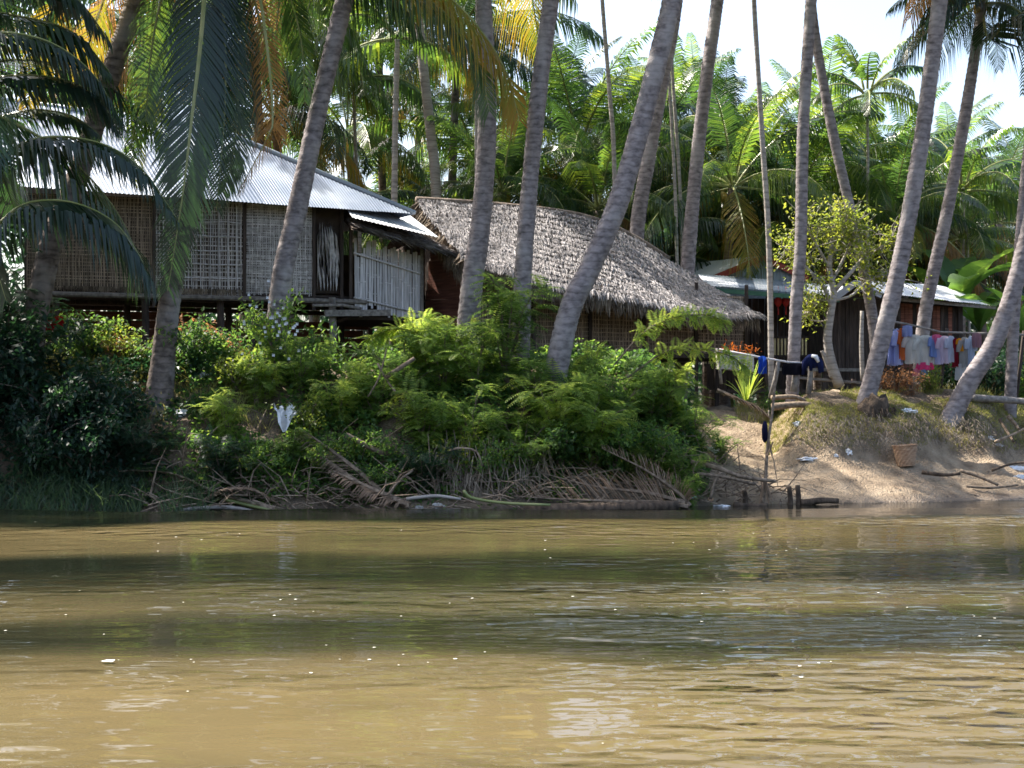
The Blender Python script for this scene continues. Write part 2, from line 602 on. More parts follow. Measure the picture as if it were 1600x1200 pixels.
ssub = N(t, "ShaderNodeMath", operation='SUBTRACT')
t.links.new(bands_at.outputs['Fac'], ssub.inputs[0])
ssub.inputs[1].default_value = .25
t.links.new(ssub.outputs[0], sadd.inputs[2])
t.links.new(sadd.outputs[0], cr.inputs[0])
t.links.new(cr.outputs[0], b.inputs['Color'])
gls = N(t, 'ShaderNodeBsdfGlossy')
gls.inputs['Roughness'].default_value = .03
fre = N(t, 'ShaderNodeFresnel')
fre.inputs['IOR'].default_value = 1.65
mxs = N(t, 'ShaderNodeMixShader')
t.links.new(fre.outputs[0], mxs.inputs[0])
t.links.new(b.outputs[0], mxs.inputs[1])
t.links.new(gls.outputs[0], mxs.inputs[2])
t.links.new(mxs.outputs[0], out.inputs[0])
rip = noise_fac(t, 2.9, (1, 2.0, 1), 1.5)
rip2 = noise_fac(t, 1.6, (1, 3.4, 1), 2)
patch = noise_fac(t, .42, (.45, 1.5, 1), 2)
pm = N(t, "ShaderNodeMapRange")
pm.inputs['From Min'].default_value = .48
pm.inputs['From Max'].default_value = .62
pm.inputs['To Min'].default_value = .05
pm.inputs['To Max'].default_value = .5
t.links.new(patch.outputs[0], pm.inputs[0])
near = N(t, "ShaderNodeTexCoord")
sy = N(t, "ShaderNodeSeparateXYZ")
t.links.new(near.outputs['Object'], sy.inputs[0])
nr = N(t, "ShaderNodeMapRange")
nr.inputs['From Min'].default_value = 19
nr.inputs['From Max'].default_value = 14
nr.inputs['To Min'].default_value = .12
nr.inputs['To Max'].default_value = 1
t.links.new(sy.outputs[1], nr.inputs[0])
ms_ = N(t, "ShaderNodeMath", operation='MULTIPLY')
chp = N(t, "ShaderNodeAttribute", attribute_name='chop')
padd = N(t, "ShaderNodeMath", operation='ADD')
t.links.new(pm.outputs[0], padd.inputs[0])
cm2 = N(t, 'ShaderNodeMath', operation='MULTIPLY')
cm2.inputs[1].default_value = 2.2
t.links.new(chp.outputs['Fac'], cm2.inputs[0])
t.links.new(cm2.outputs[0], padd.inputs[1])
t.links.new(padd.outputs[0], ms_.inputs[0])
t.links.new(nr.outputs[0], ms_.inputs[1])
b1 = N(t, "ShaderNodeBump")
b1.inputs['Distance'].default_value = .085
t.links.new(ms_.outputs[0], b1.inputs['Strength'])
t.links.new(rip.outputs[0], b1.inputs['Height'])
b2 = N(t, "ShaderNodeBump")
b2.inputs['Distance'].default_value = .05
b2.inputs['Strength'].default_value = .14
t.links.new(rip2.outputs[0], b2.inputs['Height'])
t.links.new(b1.outputs[0], b2.inputs['Normal'])
t.links.new(b2.outputs[0], gls.inputs['Normal'])
t.links.new(b2.outputs[0], fre.inputs['Normal'])
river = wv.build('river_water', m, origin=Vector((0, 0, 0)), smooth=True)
light_bands = river.data.attributes.new('light_bands', 'FLOAT', 'POINT')
chop = river.data.attributes.new('chop', 'FLOAT', 'POINT')
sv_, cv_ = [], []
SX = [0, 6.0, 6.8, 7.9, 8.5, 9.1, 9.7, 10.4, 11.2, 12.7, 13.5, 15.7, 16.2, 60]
SY = [.82, .82, .9, .75, .25, .22, .62, .55, .18, .16, .66, .82, .12, .06]  # tone per band: bright swell faces, dark reflecting stretches, painted as colour
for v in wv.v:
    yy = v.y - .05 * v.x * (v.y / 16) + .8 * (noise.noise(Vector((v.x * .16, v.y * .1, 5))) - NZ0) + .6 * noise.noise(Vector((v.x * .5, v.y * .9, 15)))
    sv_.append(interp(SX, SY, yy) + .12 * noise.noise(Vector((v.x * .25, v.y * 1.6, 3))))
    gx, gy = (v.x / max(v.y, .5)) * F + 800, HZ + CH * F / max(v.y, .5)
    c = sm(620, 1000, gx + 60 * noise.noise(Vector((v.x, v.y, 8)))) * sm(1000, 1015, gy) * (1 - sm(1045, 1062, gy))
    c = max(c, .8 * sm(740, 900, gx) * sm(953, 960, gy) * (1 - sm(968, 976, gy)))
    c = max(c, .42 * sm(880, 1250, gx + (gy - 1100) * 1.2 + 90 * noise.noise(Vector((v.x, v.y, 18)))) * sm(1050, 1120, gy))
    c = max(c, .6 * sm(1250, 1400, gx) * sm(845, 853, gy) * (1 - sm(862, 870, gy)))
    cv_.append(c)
light_bands.data.foreach_set('value', sv_)
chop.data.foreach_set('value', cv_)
kind(river, 'structure')
river['label'] = 'muddy brown river with soft swells and reflections'

# ------------------------------------------------------------------ palm fronds
UP = Vector((0, 0, 1))


def add_frond(mb, pts, n, L, wid, droop, fwd=.55, lift=0.0, rr=.03, rng=random, start=.12, ref=Vector((0, 1, 0)), gap=.0, thin=1.0, n_r=12):
    c = crv(pts, n)
    mb.m = 1
    rc = [c[int(i * n / n_r)] for i in range(n_r + 1)]
    mb.tube(rc, [rr * (1.25 - 1.1 * i / n_r) for i in range(n_r + 1)], 5, cap=False)
    mb.m = 0
    for i in range(1, n):
        t = i / n
        if t < start:
            continue
        T = (c[i + 1] - c[i - 1]).normalized()
        S = T.cross(UP)
        if S.length < .35:
            S = S + T.cross(ref) * (.5 if S.length > .05 else 1)
        S.normalize()
        Nn = S.cross(T).normalized()
        u = (t - start) / (1 - start)
        lf = L * min(1, .5 + u * 2.2) * (1 - .72 * max(0, (u - .5) / .5) ** 1.6)
        for sd in (-1, 1):
            if rng.random() < gap:
                continue
            l = lf * rng.uniform(.86, 1.08)
            d = (S * sd + T * (fwd + .5 * u) + Nn * (lift + rng.uniform(-.1, .1))).normalized()
            dr = droop * rng.uniform(.8, 1.2)
            p = c[i] + T * rng.uniform(-.01, .01)
            q1 = p + d * l * .5 - UP * dr * l * .22
            q2 = p + d * l * (1 - .35 * min(1, dr)) - UP * dr * l * .85
            w = wid * thin * rng.uniform(.8, 1.2)
            k = len(mb.v)
            mb.v += [p - T * w * .35, p + T * w * .35, q1 + T * w * .5, q1 - T * w * .5, q2]
            mb.face(k, k + 1, k + 2, k + 3)
            mb.face(k + 3, k + 2, k + 4)


def template(age, seed, length=4.6, L=1.2, n=68, wid=.056):
    """a coconut frond in its own frame: base at 0, growing along +X"""
    rng = random.Random(seed)
    e0 = R(82 - age * 100 + rng.uniform(-5, 5))
    B = R(45 + 50 * min(1, age * 1.6) * (1 if age < .75 else .45) + rng.uniform(-6, 6))
    p = Vector((0, 0, 0))
    pts = [p.copy()]
    for i in range(8):
        tt = (i + .5) / 8
        e = max(e0 - B * tt ** 1.2, R(-84))
        p = p + Vector((math.cos(e), math.sin((i + seed) * .5) * .05, math.sin(e))) * (length / 8)
        pts.append(p.copy())
    mb = MB()
    add_frond(mb, pts, n, L, wid, .48 + .7 * min(1, age * 1.3), fwd=.5, lift=.08 * (1 - age), rr=.032, rng=rng, ref=Vector((0, 1, 0)), gap=.02)
    return mb.mesh('frond', [M['palm'], M['rachis']])


COCO = [[template((a + .4) / 7, a * 10 + s) for s in range(3)] for a in range(7)]
ARECA = [[template((a + .3) / 4.2, 300 + a * 10 + s, length=1.9, L=.62, n=26, wid=.075) for s in range(2)] for a in range(4)]
SPEAR = template(0, 77, length=3.2, L=.35, n=40, wid=.03)
nutmb = MB()
nutmb.tube([Vector((0, 0, z)) for z in (-.15, -.11, -.03, .06, .12, .14)], [.02, .09, .125, .11, .06, .015], 8)
NUT = nutmb.mesh('coconut', rough_mat('coconut_husk', (.25, .2, .04), (.42, .26, .06), 5, rough=.55, bump=.1), smooth=True)


def put(mesh, name, parent, loc, rot, scale=1.0, mat=None):
    o = bpy.data.objects.new(name, mesh)
    COL.objects.link(o)
    o.parent = parent
    o.location = loc
    o.rotation_euler = rot
    o.scale = (scale,) * 3
    if mat is not None:
        o.material_slots[0].link = 'OBJECT'
        o.material_slots[0].material = mat
    return o


def trunk_mesh(pts, r0, r1, rng, flare=.5, ring=.13, sides=12, name='trunk', mat=None, parent=None):
    c0 = crv(pts, 40)
    L = sum((c0[i + 1] - c0[i]).length for i in range(40))
    n = max(12, int(L / ring) * 2)
    n = min(n, 240)
    c = crv(pts, n)
    rad = []
    for i in range(n + 1):
        t = i / n
        h = t * L
        r = r0 + (r1 - r0) * t ** .8
        r += r0 * flare * math.exp(-h / .35)
        r *= 1 + (.035 if i % 2 else -.02) + rng.uniform(-.02, .02) + .05 * noise.noise(Vector((h * .8, r0 * 50, 0)))
        rad.append(r)
    mb = MB()
    mb.tube(c, rad, sides)
    return mb.build(name, mat or M['bark'], parent, smooth=True), c


def crown(root, top, n, kindn='coco', scale=1.0, rng=random, dry=.12, yellow=.15, nuts=5, droopy=1.0, mat=None, hang=None):
    o0 = Vector(root['_o'])
    base = Vector(top) - o0
    a0 = rng.uniform(0, 6.28)
    T = COCO if kindn == 'coco' else ARECA
    na = len(T)
    for k in range(n):
        age = (k + .5) / n
        a = min(na - 1, int(age ** (1 / droopy) * na))
        mm = mat
        if kindn == 'coco':
            if age > 1 - dry:
                mm = M['palm_dry']
            elif age > 1 - dry - yellow and rng.random() < .6:
                mm = M['palm_yellow']
        az = a0 + k * R(137.5) + rng.uniform(-.2, .2)
        put(rng.choice(T[a]), 'frond', root, base + Vector((math.cos(az) * .12, math.sin(az) * .12, .25 * (1 - age))) * scale,
            (rng.uniform(-.12, .12), rng.uniform(-.08, .08), az), scale * rng.uniform(.85, 1.1), mm)
    if kindn == 'coco':
        put(SPEAR, 'spear_leaf', root, base, (0, 0, a0), scale)
        for k in range(nuts):
            az = rng.uniform(0, 6.28)
            put(NUT, 'coconut', root, base + Vector((math.cos(az) * .28, math.sin(az) * .28, rng.uniform(-.45, -.15))) * scale, (rng.uniform(-.6, .6), rng.uniform(-.6, .6), 0), scale)


def palm(label, pts, wpx0, wpx1, seed=0, n=18, kindn='coco', scale=1.0, mat=None, name='coconut_palm', group='tall palms leaning over the bank', cat='palm tree', flare=.5, dry=.12, yellow=.15, nuts=6, lmat=None, droopy=1.0, sides=12):
    """pts: (px,py,Y) from the foot up; the last is the crown"""
    rng = random.Random(seed)
    P = [W(*q) for q in pts]
    P[0].z = min(P[0].z, ground_z(P[0].x, P[0].y)) - .3
    root = thing(name, label, cat, P[0], group)
    Y = pts[0][2]
    trunk_mesh(P, wpx0 * .42 / F * Y, wpx1 * .42 / F * Y, rng, flare, mat=mat, parent=root, sides=sides)
    if n:
        crown(root, P[-1], n, kindn, scale, rng, dry, yellow, nuts, droopy, lmat)
    return root


# ---- tall palms of the bank, left to right (photo pixels and metres of depth)
G1 = 'tall palms leaning over the bank'
palm1 = palm('thick dark palm trunk leaning right at far left before the metal roofed house', [(35, 520, 23.2), (75, 400, 23.3), (120, 280, 23.5), (165, 140, 23.7), (212, 0, 24), (245, -130, 24.3), (262, -250, 24.5)], 46, 34, 1, 9, lmat=M['palm_dark'], mat=M['bark_brown'], yellow=.25)
palm2 = palm('dark mossy palm trunk behind the long hanging frond, foot among vines', [(245, 560, 23.0), (268, 450, 23.0), (296, 330, 23.1), (325, 190, 23.2), (346, 0, 23.4), (352, -110, 23.6)], 44, 30, 2, 8, lmat=M['palm_dark'], mat=M['bark_brown'], flare=.7)
palm3 = palm('stout pale palm trunk curving up across the bluish metal roof', [(425, 560, 24.3), (440, 440, 24.3), (464, 330, 24.4), (500, 160, 24.6), (538, 0, 24.8), (562, -110, 25), (575, -240, 25.1)], 41, 31, 3, 9, flare=.35)
palm4 = palm('ringed palm trunk rising in front of the gable end of the thatched hut', [(725, 520, 25.6), (737, 450, 25.6), (752, 340, 25.7), (761, 200, 25.8), (758, 60, 25.9), (752, -60, 26), (748, -190, 26)], 44, 28, 4, 12, flare=.2)
palm5 = palm('straight ringed palm trunk with its foot behind the tallest feathery shrub', [(812, 560, 25.2), (817, 440, 25.2), (825, 320, 25.3), (840, 160, 25.4), (861, 0, 25.5), (885, -150, 25.7), (905, -330, 25.9)], 33, 30, 5, 12, flare=.2)
palm6 = palm('strongly leaning palm trunk crossing the grey thatched roof', [(848, 580, 23.8), (886, 500, 23.8), (924, 415, 23.9), (968, 310, 24), (1008, 170, 24.2), (1050, 0, 24.4), (1075, -140, 24.7), (1090, -340, 25)], 44, 34, 6, 12, flare=.3)
palm7 = palm('slimmer leaning palm trunk rising behind the thatched roof beside the leaning one', [(985, 560, 33), (994, 380, 33), (1013, 250, 33), (1034, 130, 33.2), (1054, 20, 33.4), (1070, -150, 33.6), (1085, -330, 33.6)], 28, 24, 7, 11, flare=.1)
palm8 = palm('grey palm trunk rising behind the right end of the thatched roof', [(1060, 560, 32.5), (1074, 425, 32.5), (1088, 260, 32.5), (1104, 120, 32.6), (1121, 0, 32.8), (1140, -160, 33), (1152, -340, 33)], 27, 22, 8, 8, flare=.1)
palm10 = palm('upright reddish grey palm trunk beside the black cloth on its pole', [(1236, 590, 27.5), (1244, 480, 27.5), (1251, 380, 27.5), (1255, 200, 27.6), (1266, 20, 27.8), (1278, -170, 28), (1285, -360, 28)], 25, 20, 10, 10, flare=.2)
palm11 = palm('thin palm trunk leaning left, meeting the upright one at the top of the picture', [(1370, 590, 29), (1366, 520, 29), (1343, 390, 29), (1302, 210, 29), (1272, 40, 29.2), (1255, -150, 29.3), (1250, -370, 29.3)], 22, 16, 11, 9, flare=.2)
palm12 = palm('tall smooth grey palm leaning right from the undercut grass mound', [(1346, 618, 26.2), (1368, 570, 26.2), (1402, 430, 26.2), (1432, 270, 26.2), (1456, 100, 26.2), (1471, -30, 26.2), (1482, -200, 26.3), (1488, -400, 26.3)], 34, 27, 12, 10, flare=.55)
palm13 = palm('slender palm behind the washing with its dark drooping crown in the top right corner', [(1435, 590, 30), (1444, 500, 30), (1478, 340, 30), (1508, 180, 30), (1527, 60, 30.2), (1535, 5, 30.3)], 27, 19, 13, 17, flare=.2, lmat=M['palm_dark'], dry=.0, yellow=.0, droopy=1.3, scale=.5)
palm14 = palm('strongly leaning grey palm trunk at the right edge beside the washing', [(1478, 640, 26.4), (1514, 598, 26.4), (1558, 525, 26.4), (1598, 400, 26.4), (1640, 210, 26.2), (1670, 0, 26.5), (1685, -260, 26.8)], 38, 27, 14, 8, flare=.5)
palm15 = palm('upright palm trunk behind the leaning one at the right edge', [(1577, 610, 27.5), (1583, 520, 27.5), (1592, 400, 27.6), (1602, 280, 27.8), (1620, 100, 28), (1630, -170, 28)], 22, 18, 15, 8, flare=.3)
palm(
    'pale thick palm trunk standing beyond the left end of the thatched ridge', [(690, 560, 36), (682, 310, 36), (672, 200, 36), (660, 90, 36), (650, -20, 36.2), (640, -160, 36.4)], 21, 16, 16, 15, flare=.1, mat=M['bark_pale'])

# slim betel palms and bare poles
G2 = 'slim betel palms between the coconut palms'
AR = [
    ('slim betel palm with hanging dark leaves above the tip of the metal roof', [(612, 560, 33), (616, 320, 33), (618, 180, 33), (621, 62, 33)], 13, 10, 8, 1.15),
    ('thin dark betel palm stem directly left of the ringed trunk by the gable', [(742, 560, 34), (743, 400, 34), (744, 230, 34), (744, 120, 34), (746, -60, 34)], 6, 5, 7, 1.0),
    ('thin pale betel palm stem rising behind the thatched ridge into the bright sky', [(966, 560, 34), (960, 270, 34), (952, 140, 34), (941, 0, 34), (935, -120, 34)], 9, 7, 7, 1.0),
    ('left one of two thin betel stems behind the right part of the thatched roof', [(1062, 560, 35), (1056, 330, 35), (1046, 130, 35), (1040, -60, 35)], 7, 5, 7, 1.0),
    ('right one of two thin betel stems behind the right part of the thatched roof', [(1070, 560, 35.5), (1064, 330, 35.5), (1050, 100, 35.5), (1046, -90, 35.5)], 7, 6, 7, 1.0),
    ('very tall thin betel stem standing in front of the open veranda', [(1206, 575, 28), (1202, 400, 28), (1190, 200, 28), (1178, 0, 28), (1170, -190, 28)], 12, 8, 8, 1.0),
    ('short betel palm with a small yellow green crown against the white sky', [(1358, 500, 36), (1356, 370, 36), (1356, 250, 36), (1355, 150, 36)], 6, 5, 12, .95),
    ('betel palm with green tassel crown above the middle of the metal roof', [(560, 560, 38), (562, 360, 38), (556, 240, 38), (552, 130, 38)], 8, 6, 10, 1.3),
    ('betel palm with a bright crown left of the stout pale trunk', [(485, 560, 36), (486, 330, 36), (484, 150, 36), (483, 42, 36)], 8, 6, 10, 1.3),
    ('thin betel palm half hidden in the dark grove behind the washing', [(1516, 560, 37), (1512, 400, 37), (1506, 340, 37), (1503, 300, 37)], 6, 5, 9, 1.1),
]
for i, (lab, pts, w0, w1, n, s) in enumerate(AR):
    palm(lab, pts, w0, w1, 40 + i, n, 'areca', s, M['bark_pale'], 'betel_palm', G2, 'palm tree', flare=.1, sides=8)

# background coconut grove: (px, py of crown, depth, scale, label)
G3 = 'coconut palms of the grove behind the houses'
BG = [
    (70, 40, 33, .95, 'dark coconut palm behind the fronds in the top left corner'),
    (235, 110, 35, .9, 'coconut palm seen between the two dark leaning trunks at left'),
    (165, 215, 40, .8, 'low coconut palm behind the left end of the bright metal roof'),
    (395, 60, 36, .95, 'coconut palm with sunlit crown right of the long hanging frond'),
    (430, 185, 38, .85, 'bright coconut palm just above the middle of the metal roof ridge'),
    (545, 215, 42, .85, 'coconut palm low behind the right half of the metal roof'),
    (590, 20, 44, 1.0, 'coconut palm high between the slim betel palms above the metal roof'),
    (715, 60, 42, 1.0, 'coconut palm crown behind the yellowing fronds at top centre'),
    (738, 235, 47, .85, 'pale bluish coconut palm against the bright gap left of the ringed trunk'),
    (785, 300, 37, .62, 'young coconut palm with upright fronds just behind the thatched ridge'),
    (880, 185, 44, .75, 'coconut palm with long arching fronds right of the straight ringed trunk'),
    (905, 235, 40, .9, 'coconut palm between the straight trunk and the leaning trunk'),
    (935, 330, 37, .7, 'low coconut palm fronds touching the top of the thatched roof'),
    (1025, 200, 47, .65, 'coconut palm behind the top of the leaning trunk'),
    (1035, 225, 42, .85, 'coconut palm crown with orange fruit behind the slimmer leaning trunk'),
    (1085, 150, 46, .48, 'dark coconut palm left of the grey trunk near the top'),
    (1118, 250, 41, .68, 'coconut palm with hanging yellow leaf tips right of the grey trunk'),
    (1145, 295, 37, .85, 'shaded coconut palm over the gable of the distant tin roof'),
    (1180, 275, 45, .7, 'coconut palm behind the very tall thin stem'),
    (1205, 330, 39, .8, 'coconut palm low between the thin stem and the upright trunk'),
    (1262, 215, 46, .6, 'tall coconut palm with upright top seen between the crossing trunks'),
    (1268, 290, 39, .85, 'coconut palm framed by the two crossing trunks'),
    (1325, 300, 43, .65, 'coconut palm right of the left leaning thin trunk'),
    (1385, 275, 40, .6, 'coconut palm with upright pointed fronds beside the small betel crown'),
    (1395, 345, 37, .7, 'low shaded coconut palm behind the smooth grey trunk'),
    (1440, 320, 44, .75, 'coconut palm between the smooth grey trunk and the slender one'),
    (1482, 255, 50, .6, 'distant coconut palm with bright upright fronds between the right hand trunks'),
    (1530, 320, 54, .7, 'distant pale coconut palm below the drooping crown at right'),
    (1560, 350, 42, .75, 'coconut palm in shade over the end of the white roof'),
    (1600, 320, 48, .8, 'coconut palm cut by the right edge of the picture'),
    (1500, 375, 38, .6, 'short coconut palm directly above the banana leaves'),
    (655, 175, 52, .8, 'faint distant coconut palm beside the pale thick trunk'),
    ]
for i, (px, py, Y, s, lab) in enumerate(BG):
    rng = random.Random(100 + i)
    c = W(px, py, Y)
    lean = rng.uniform(-25, 25)
    x0 = px + lean
    base = W(x0, 500, Y)
    base.z = 1.5
    root = thing('coconut_palm', lab, 'palm tree', base, G3)
    mid = (base + c) / 2 + Vector((lean / F * Y * .3, 0, 0))
    trunk_mesh([base, mid, c], .15, .12, rng, .2, ring=.3, sides=7, mat=M['bark_brown'], parent=root)
    crown(root, c, 18 if i != 9 else 12, 'coco', s, rng, dry=rng.choice([0, .06, .12]), yellow=.12, nuts=5, droopy=1.0, mat=M['palm_dark'] if i % 3 == 1 else None)


# ---- single fronds of the tall palms that hang into the picture
def hang_frond(parent, pts, L, wid, droop, mat, n=90, seed=0, fwd=.5, lift=0, rr=.03, gap=.02, start=.03, n_ref=Vector((0, 1, 0)), thin=1.0, label=None):
    mb = MB()
    add_frond(mb, [W(*p) for p in pts], n, L, wid, droop, fwd, lift, rr, random.Random(seed), start, n_ref, gap, thin, 20)
    o = mb.build('frond', [M[mat], M['rachis']], parent)
    if label:
        o['label'] = label
    return o


hf = hang_frond
palm0 = palm('short dark palm at the left edge whose arching fronds hang before the house', [(-190, 560, 21.3), (-165, 400, 21.3), (-140, 250, 21.3), (-128, 150, 21.3)], 44, 34, 80, 9, lmat=M['palm_dark'], mat=M['bark_brown'], yellow=.1, dry=.05, droopy=1.25, scale=.95)
hf(palm2, [(330, -150, 23), (322, -40, 22.6), (312, 80, 22.4), (299, 190, 22.3), (286, 300, 22.3), (262, 455, 22.4)], 1.05, .06, .35, 'palm_dark', 120, 1, fwd=.75, rr=.04, label='long dark frond hanging straight down')
hf(palm2, [(335, -140, 23.2), (345, -30, 22.9), (352, 80, 22.8), (350, 190, 22.8), (338, 330, 22.9)], .8, .055, .5, 'palm_dark', 80, 2, fwd=.7)
hf(palm2, [(360, -130, 23.3), (400, -30, 23.0), (418, 80, 22.9), (426, 180, 22.9), (418, 215, 22.9), (372, 300, 22.9)], .6, .032, .8, 'palm_dry', 80, 3, fwd=.4, gap=.12, label='thin dry brown frond')
hf(palm2, [(350, -130, 23.3), (378, -70, 23.2), (400, 10, 23.4), (425, 110, 23.5), (445, 230, 23.6)], .5, .045, .9, 'palm_dry', 60, 4, gap=.2)
hf(palm0, [(-128, 150, 21.3), (-40, 250, 21.4), (60, 216, 21.4), (150, 222, 21.4), (220, 262, 21.5), (275, 340, 21.6)], .85, .055, .85, 'palm_dark', 105, 5, lift=.1)
hf(palm0, [(-128, 150, 21.3), (-40, 350, 21.2), (40, 318, 21.2), (110, 316, 21.2), (175, 345, 21.3), (215, 395, 21.4), (235, 440, 21.5)], .95, .06, .95, 'palm_dark', 100, 6)
hf(palm0, [(-128, 150, 21.3), (-50, 130, 21.8), (30, 118, 21.8), (100, 125, 21.9), (150, 150, 22), (185, 200, 22.1)], .85, .055, .7, 'palm_dark', 95, 7)
hf(palm0, [(-128, 150, 21.3), (-40, 30, 22), (50, 30, 22), (120, 55, 22.2), (170, 110, 22.3)], .9, .055, .7, 'palm_dark', 90, 8)
hf(palm1, [(262, -250, 24.3), (190, -160, 23.6), (120, -60, 23.2), (70, 60, 23), (40, 170, 23)], .9, .055, .6, 'palm_yellow', 90, 9)
hf(palm1, [(262, -240, 24.3), (220, -130, 24), (170, -20, 23.8), (135, 80, 23.8), (118, 165, 23.8)], .7, .05, .6, 'palm_yellow', 80, 10, gap=.1, label='yellow orange withering frond')
hf(palm0, [(-128, 150, 21.3), (-30, 185, 22.8), (50, 172, 22.8), (110, 180, 22.8), (150, 205, 22.9)], .6, .05, .75, 'palm_dark', 80, 11)
hf(palm1, [(262, -240, 24.5), (250, -100, 24.3), (238, 40, 24.4), (215, 170, 24.4), (200, 260, 24.4)], .6, .05, .5, 'palm', 80, 12, fwd=.7)
hf(palm1, [(262, -240, 24.6), (260, -60, 24.8), (240, 100, 24.8), (222, 200, 24.8), (210, 290, 24.8)], .5, .045, .8, 'palm_yellow', 70, 13, gap=.2)
hf(palm1, [(262, -250, 24.3), (180, -180, 23.4), (70, -120, 22.8), (-20, -20, 22.5), (-60, 90, 22.4)], .9, .055, .7, 'palm_dark', 90, 14)
hf(palm3, [(575, -230, 25.1), (610, -120, 24.6), (680, -30, 24.2), (745, 40, 24), (790, 110, 24), (812, 190, 24)], 1.15, .05, .95, 'palm_yellow', 110, 15, label='yellowing frond with long drooping leaflets')
hf(palm3, [(575, -220, 25.1), (560, -120, 24.6), (610, -40, 24.4), (690, 15, 24.2), (745, 90, 24.2), (765, 175, 24.2)], 1.0, .055, 1.0, 'palm', 100, 16)
hf(palm3, [(575, -220, 25.1), (590, -90, 24.8), (640, -40, 24.8), (700, 10, 24.9), (740, 80, 25), (748, 150, 25)], .95, .05, 1.0, 'palm_yellow', 90, 17, gap=.1)
hf(palm3, [(575, -220, 25.1), (530, -110, 25.4), (520, -20, 25.6), (545, 40, 25.7), (570, 90, 25.8)], .8, .055, .9, 'palm', 70, 18)
hf(palm3, [(575, -220, 25.1), (500, -150, 25.6), (450, -60, 25.9), (432, 40, 26), (430, 120, 26)], .7, .05, .7, 'palm', 70, 19)
hf(palm13, [(1535, 5, 30.3), (1580, 10, 29.6), (1630, 60, 29.2), (1640, 130, 29.1)], 1.0, .06, .9, 'palm_dark', 60, 20, start=.1)
hf(palm13, [(1535, 10, 30.3), (1545, 60, 29.8), (1580, 30, 29.2), (1640, 10, 28.6), (1700, 60, 28.4)], 1.0, .06, .95, 'palm_dark', 70, 21, start=.1)
hf(palm13, [(1535, 5, 30.3), (1500, -10, 29.6), (1465, 5, 29.2), (1450, 45, 29.1)], .8, .06, .9, 'palm_dark', 50, 22, start=.1)
hf(palm14, [(1685, -260, 26.8), (1640, -120, 26.4), (1612, 30, 26.2), (1597, 150, 26.2)], .35, .05, .4, 'palm_dark', 60, 23)

for q, (pts, L, mt_, sd) in enumerate([
    ([(-128, 150, 21.3), (-60, 20, 21.6), (30, -30, 21.9), (110, -10, 22.1), (170, 60, 22.2)], .9, 'palm_dark', 31),
    ([(-128, 150, 21.3), (-40, 60, 21.2), (60, 60, 21.3), (140, 110, 21.5), (190, 190, 21.7)], .8, 'palm_dark', 32),
    ([(-128, 150, 21.3), (-70, 300, 21), (-20, 380, 20.9), (10, 470, 20.9)], .8, 'palm_dark', 33)]):
    hf(palm0, pts, L, .055, .75, mt_, 90, sd)
for pts, L, mt_, sd, d in [
    ([(352, -110, 23.6), (300, -90, 23.4), (255, -10, 23.3), (235, 90, 23.3), (228, 190, 23.3)], .75, 'palm', 34, .6),
    ([(352, -110, 23.6), (390, -120, 23.8), (440, -40, 24), (470, 60, 24.1), (476, 160, 24.1)], .7, 'palm', 35, .7),
    ([(352, -110, 23.6), (365, 0, 23.2), (372, 120, 23.2), (366, 230, 23.2), (350, 300, 23.2)], .7, 'palm_dark', 36, .6),
    ([(352, -110, 23.6), (280, -60, 24.0), (262, 60, 24.1), (252, 150, 24.1), (256, 250, 24.1)], .6, 'palm', 37, .5),
    ([(352, -110, 23.6), (270, -150, 23), (170, -90, 22.8), (90, 0, 22.7), (60, 80, 22.7)], .9, 'palm_dark', 38, .8)]:
    hf(palm2, pts, L, .05, d, mt_, 90, sd)

# ------------------------------------------------------------------ low palms filling the grove
G4 = 'low palms at the back of the grove'
LOWL = ['behind the middle of the metal roof, fronds just clearing the ridge', 'between the slim betel palm and the metal roof slope', 'seen right of the stout pale trunk above the roof', 'behind the tip of the metal roof', 'in the bright gap at the left end of the thatched ridge', 'behind the pale thick trunk beyond the thatched hut', 'left of the ringed trunk above the thatched ridge', 'between the two ringed trunks above the thatched ridge', 'right of the straight ringed trunk above the thatch', 'under the arching fronds left of the leaning trunk', 'where the leaning trunk crosses the thatched ridge', 'just left of the slimmer leaning trunk', 'right of the slimmer leaning trunk behind the thatch', 'behind the pair of thin betel stems', 'directly over the tin roof beyond the thatched hut', 'over the ridge of the red trimmed gable', 'right of the red trimmed gable, left of the very tall thin stem', 'behind the very tall thin stem', 'behind the upright reddish grey trunk', 'behind the crown of the crooked little tree', 'right of the crooked little tree above the porch gable', 'behind the thin trunk leaning left', 'behind the smooth grey trunk above the white roof', 'above the middle of the white roof', 'above the right end of the white roof', 'at the right edge behind the leaning grey trunk']
rng = random.Random(31)
for i in range(26):
    px = 330 + i * 50 + rng.uniform(-18, 18)
    Y = rng.uniform(37, 50)
    c = W(px, rng.uniform(335, 440), Y)
    base = Vector((c.x, c.y, 1.45))
    root = thing('low_palm', 'low shaded palm ' + LOWL[i], 'palm tree', base, G4)
    trunk_mesh([base, (base + c) / 2, c], .16, .13, rng, .2, ring=.4, sides=6, mat=M['bark_brown'], parent=root)
    crown(root, c, 12, 'coco', rng.uniform(.7, .95), rng, 0, 0, 0, 1.0, M['palm_dark'] if i % 3 else M['palm'])

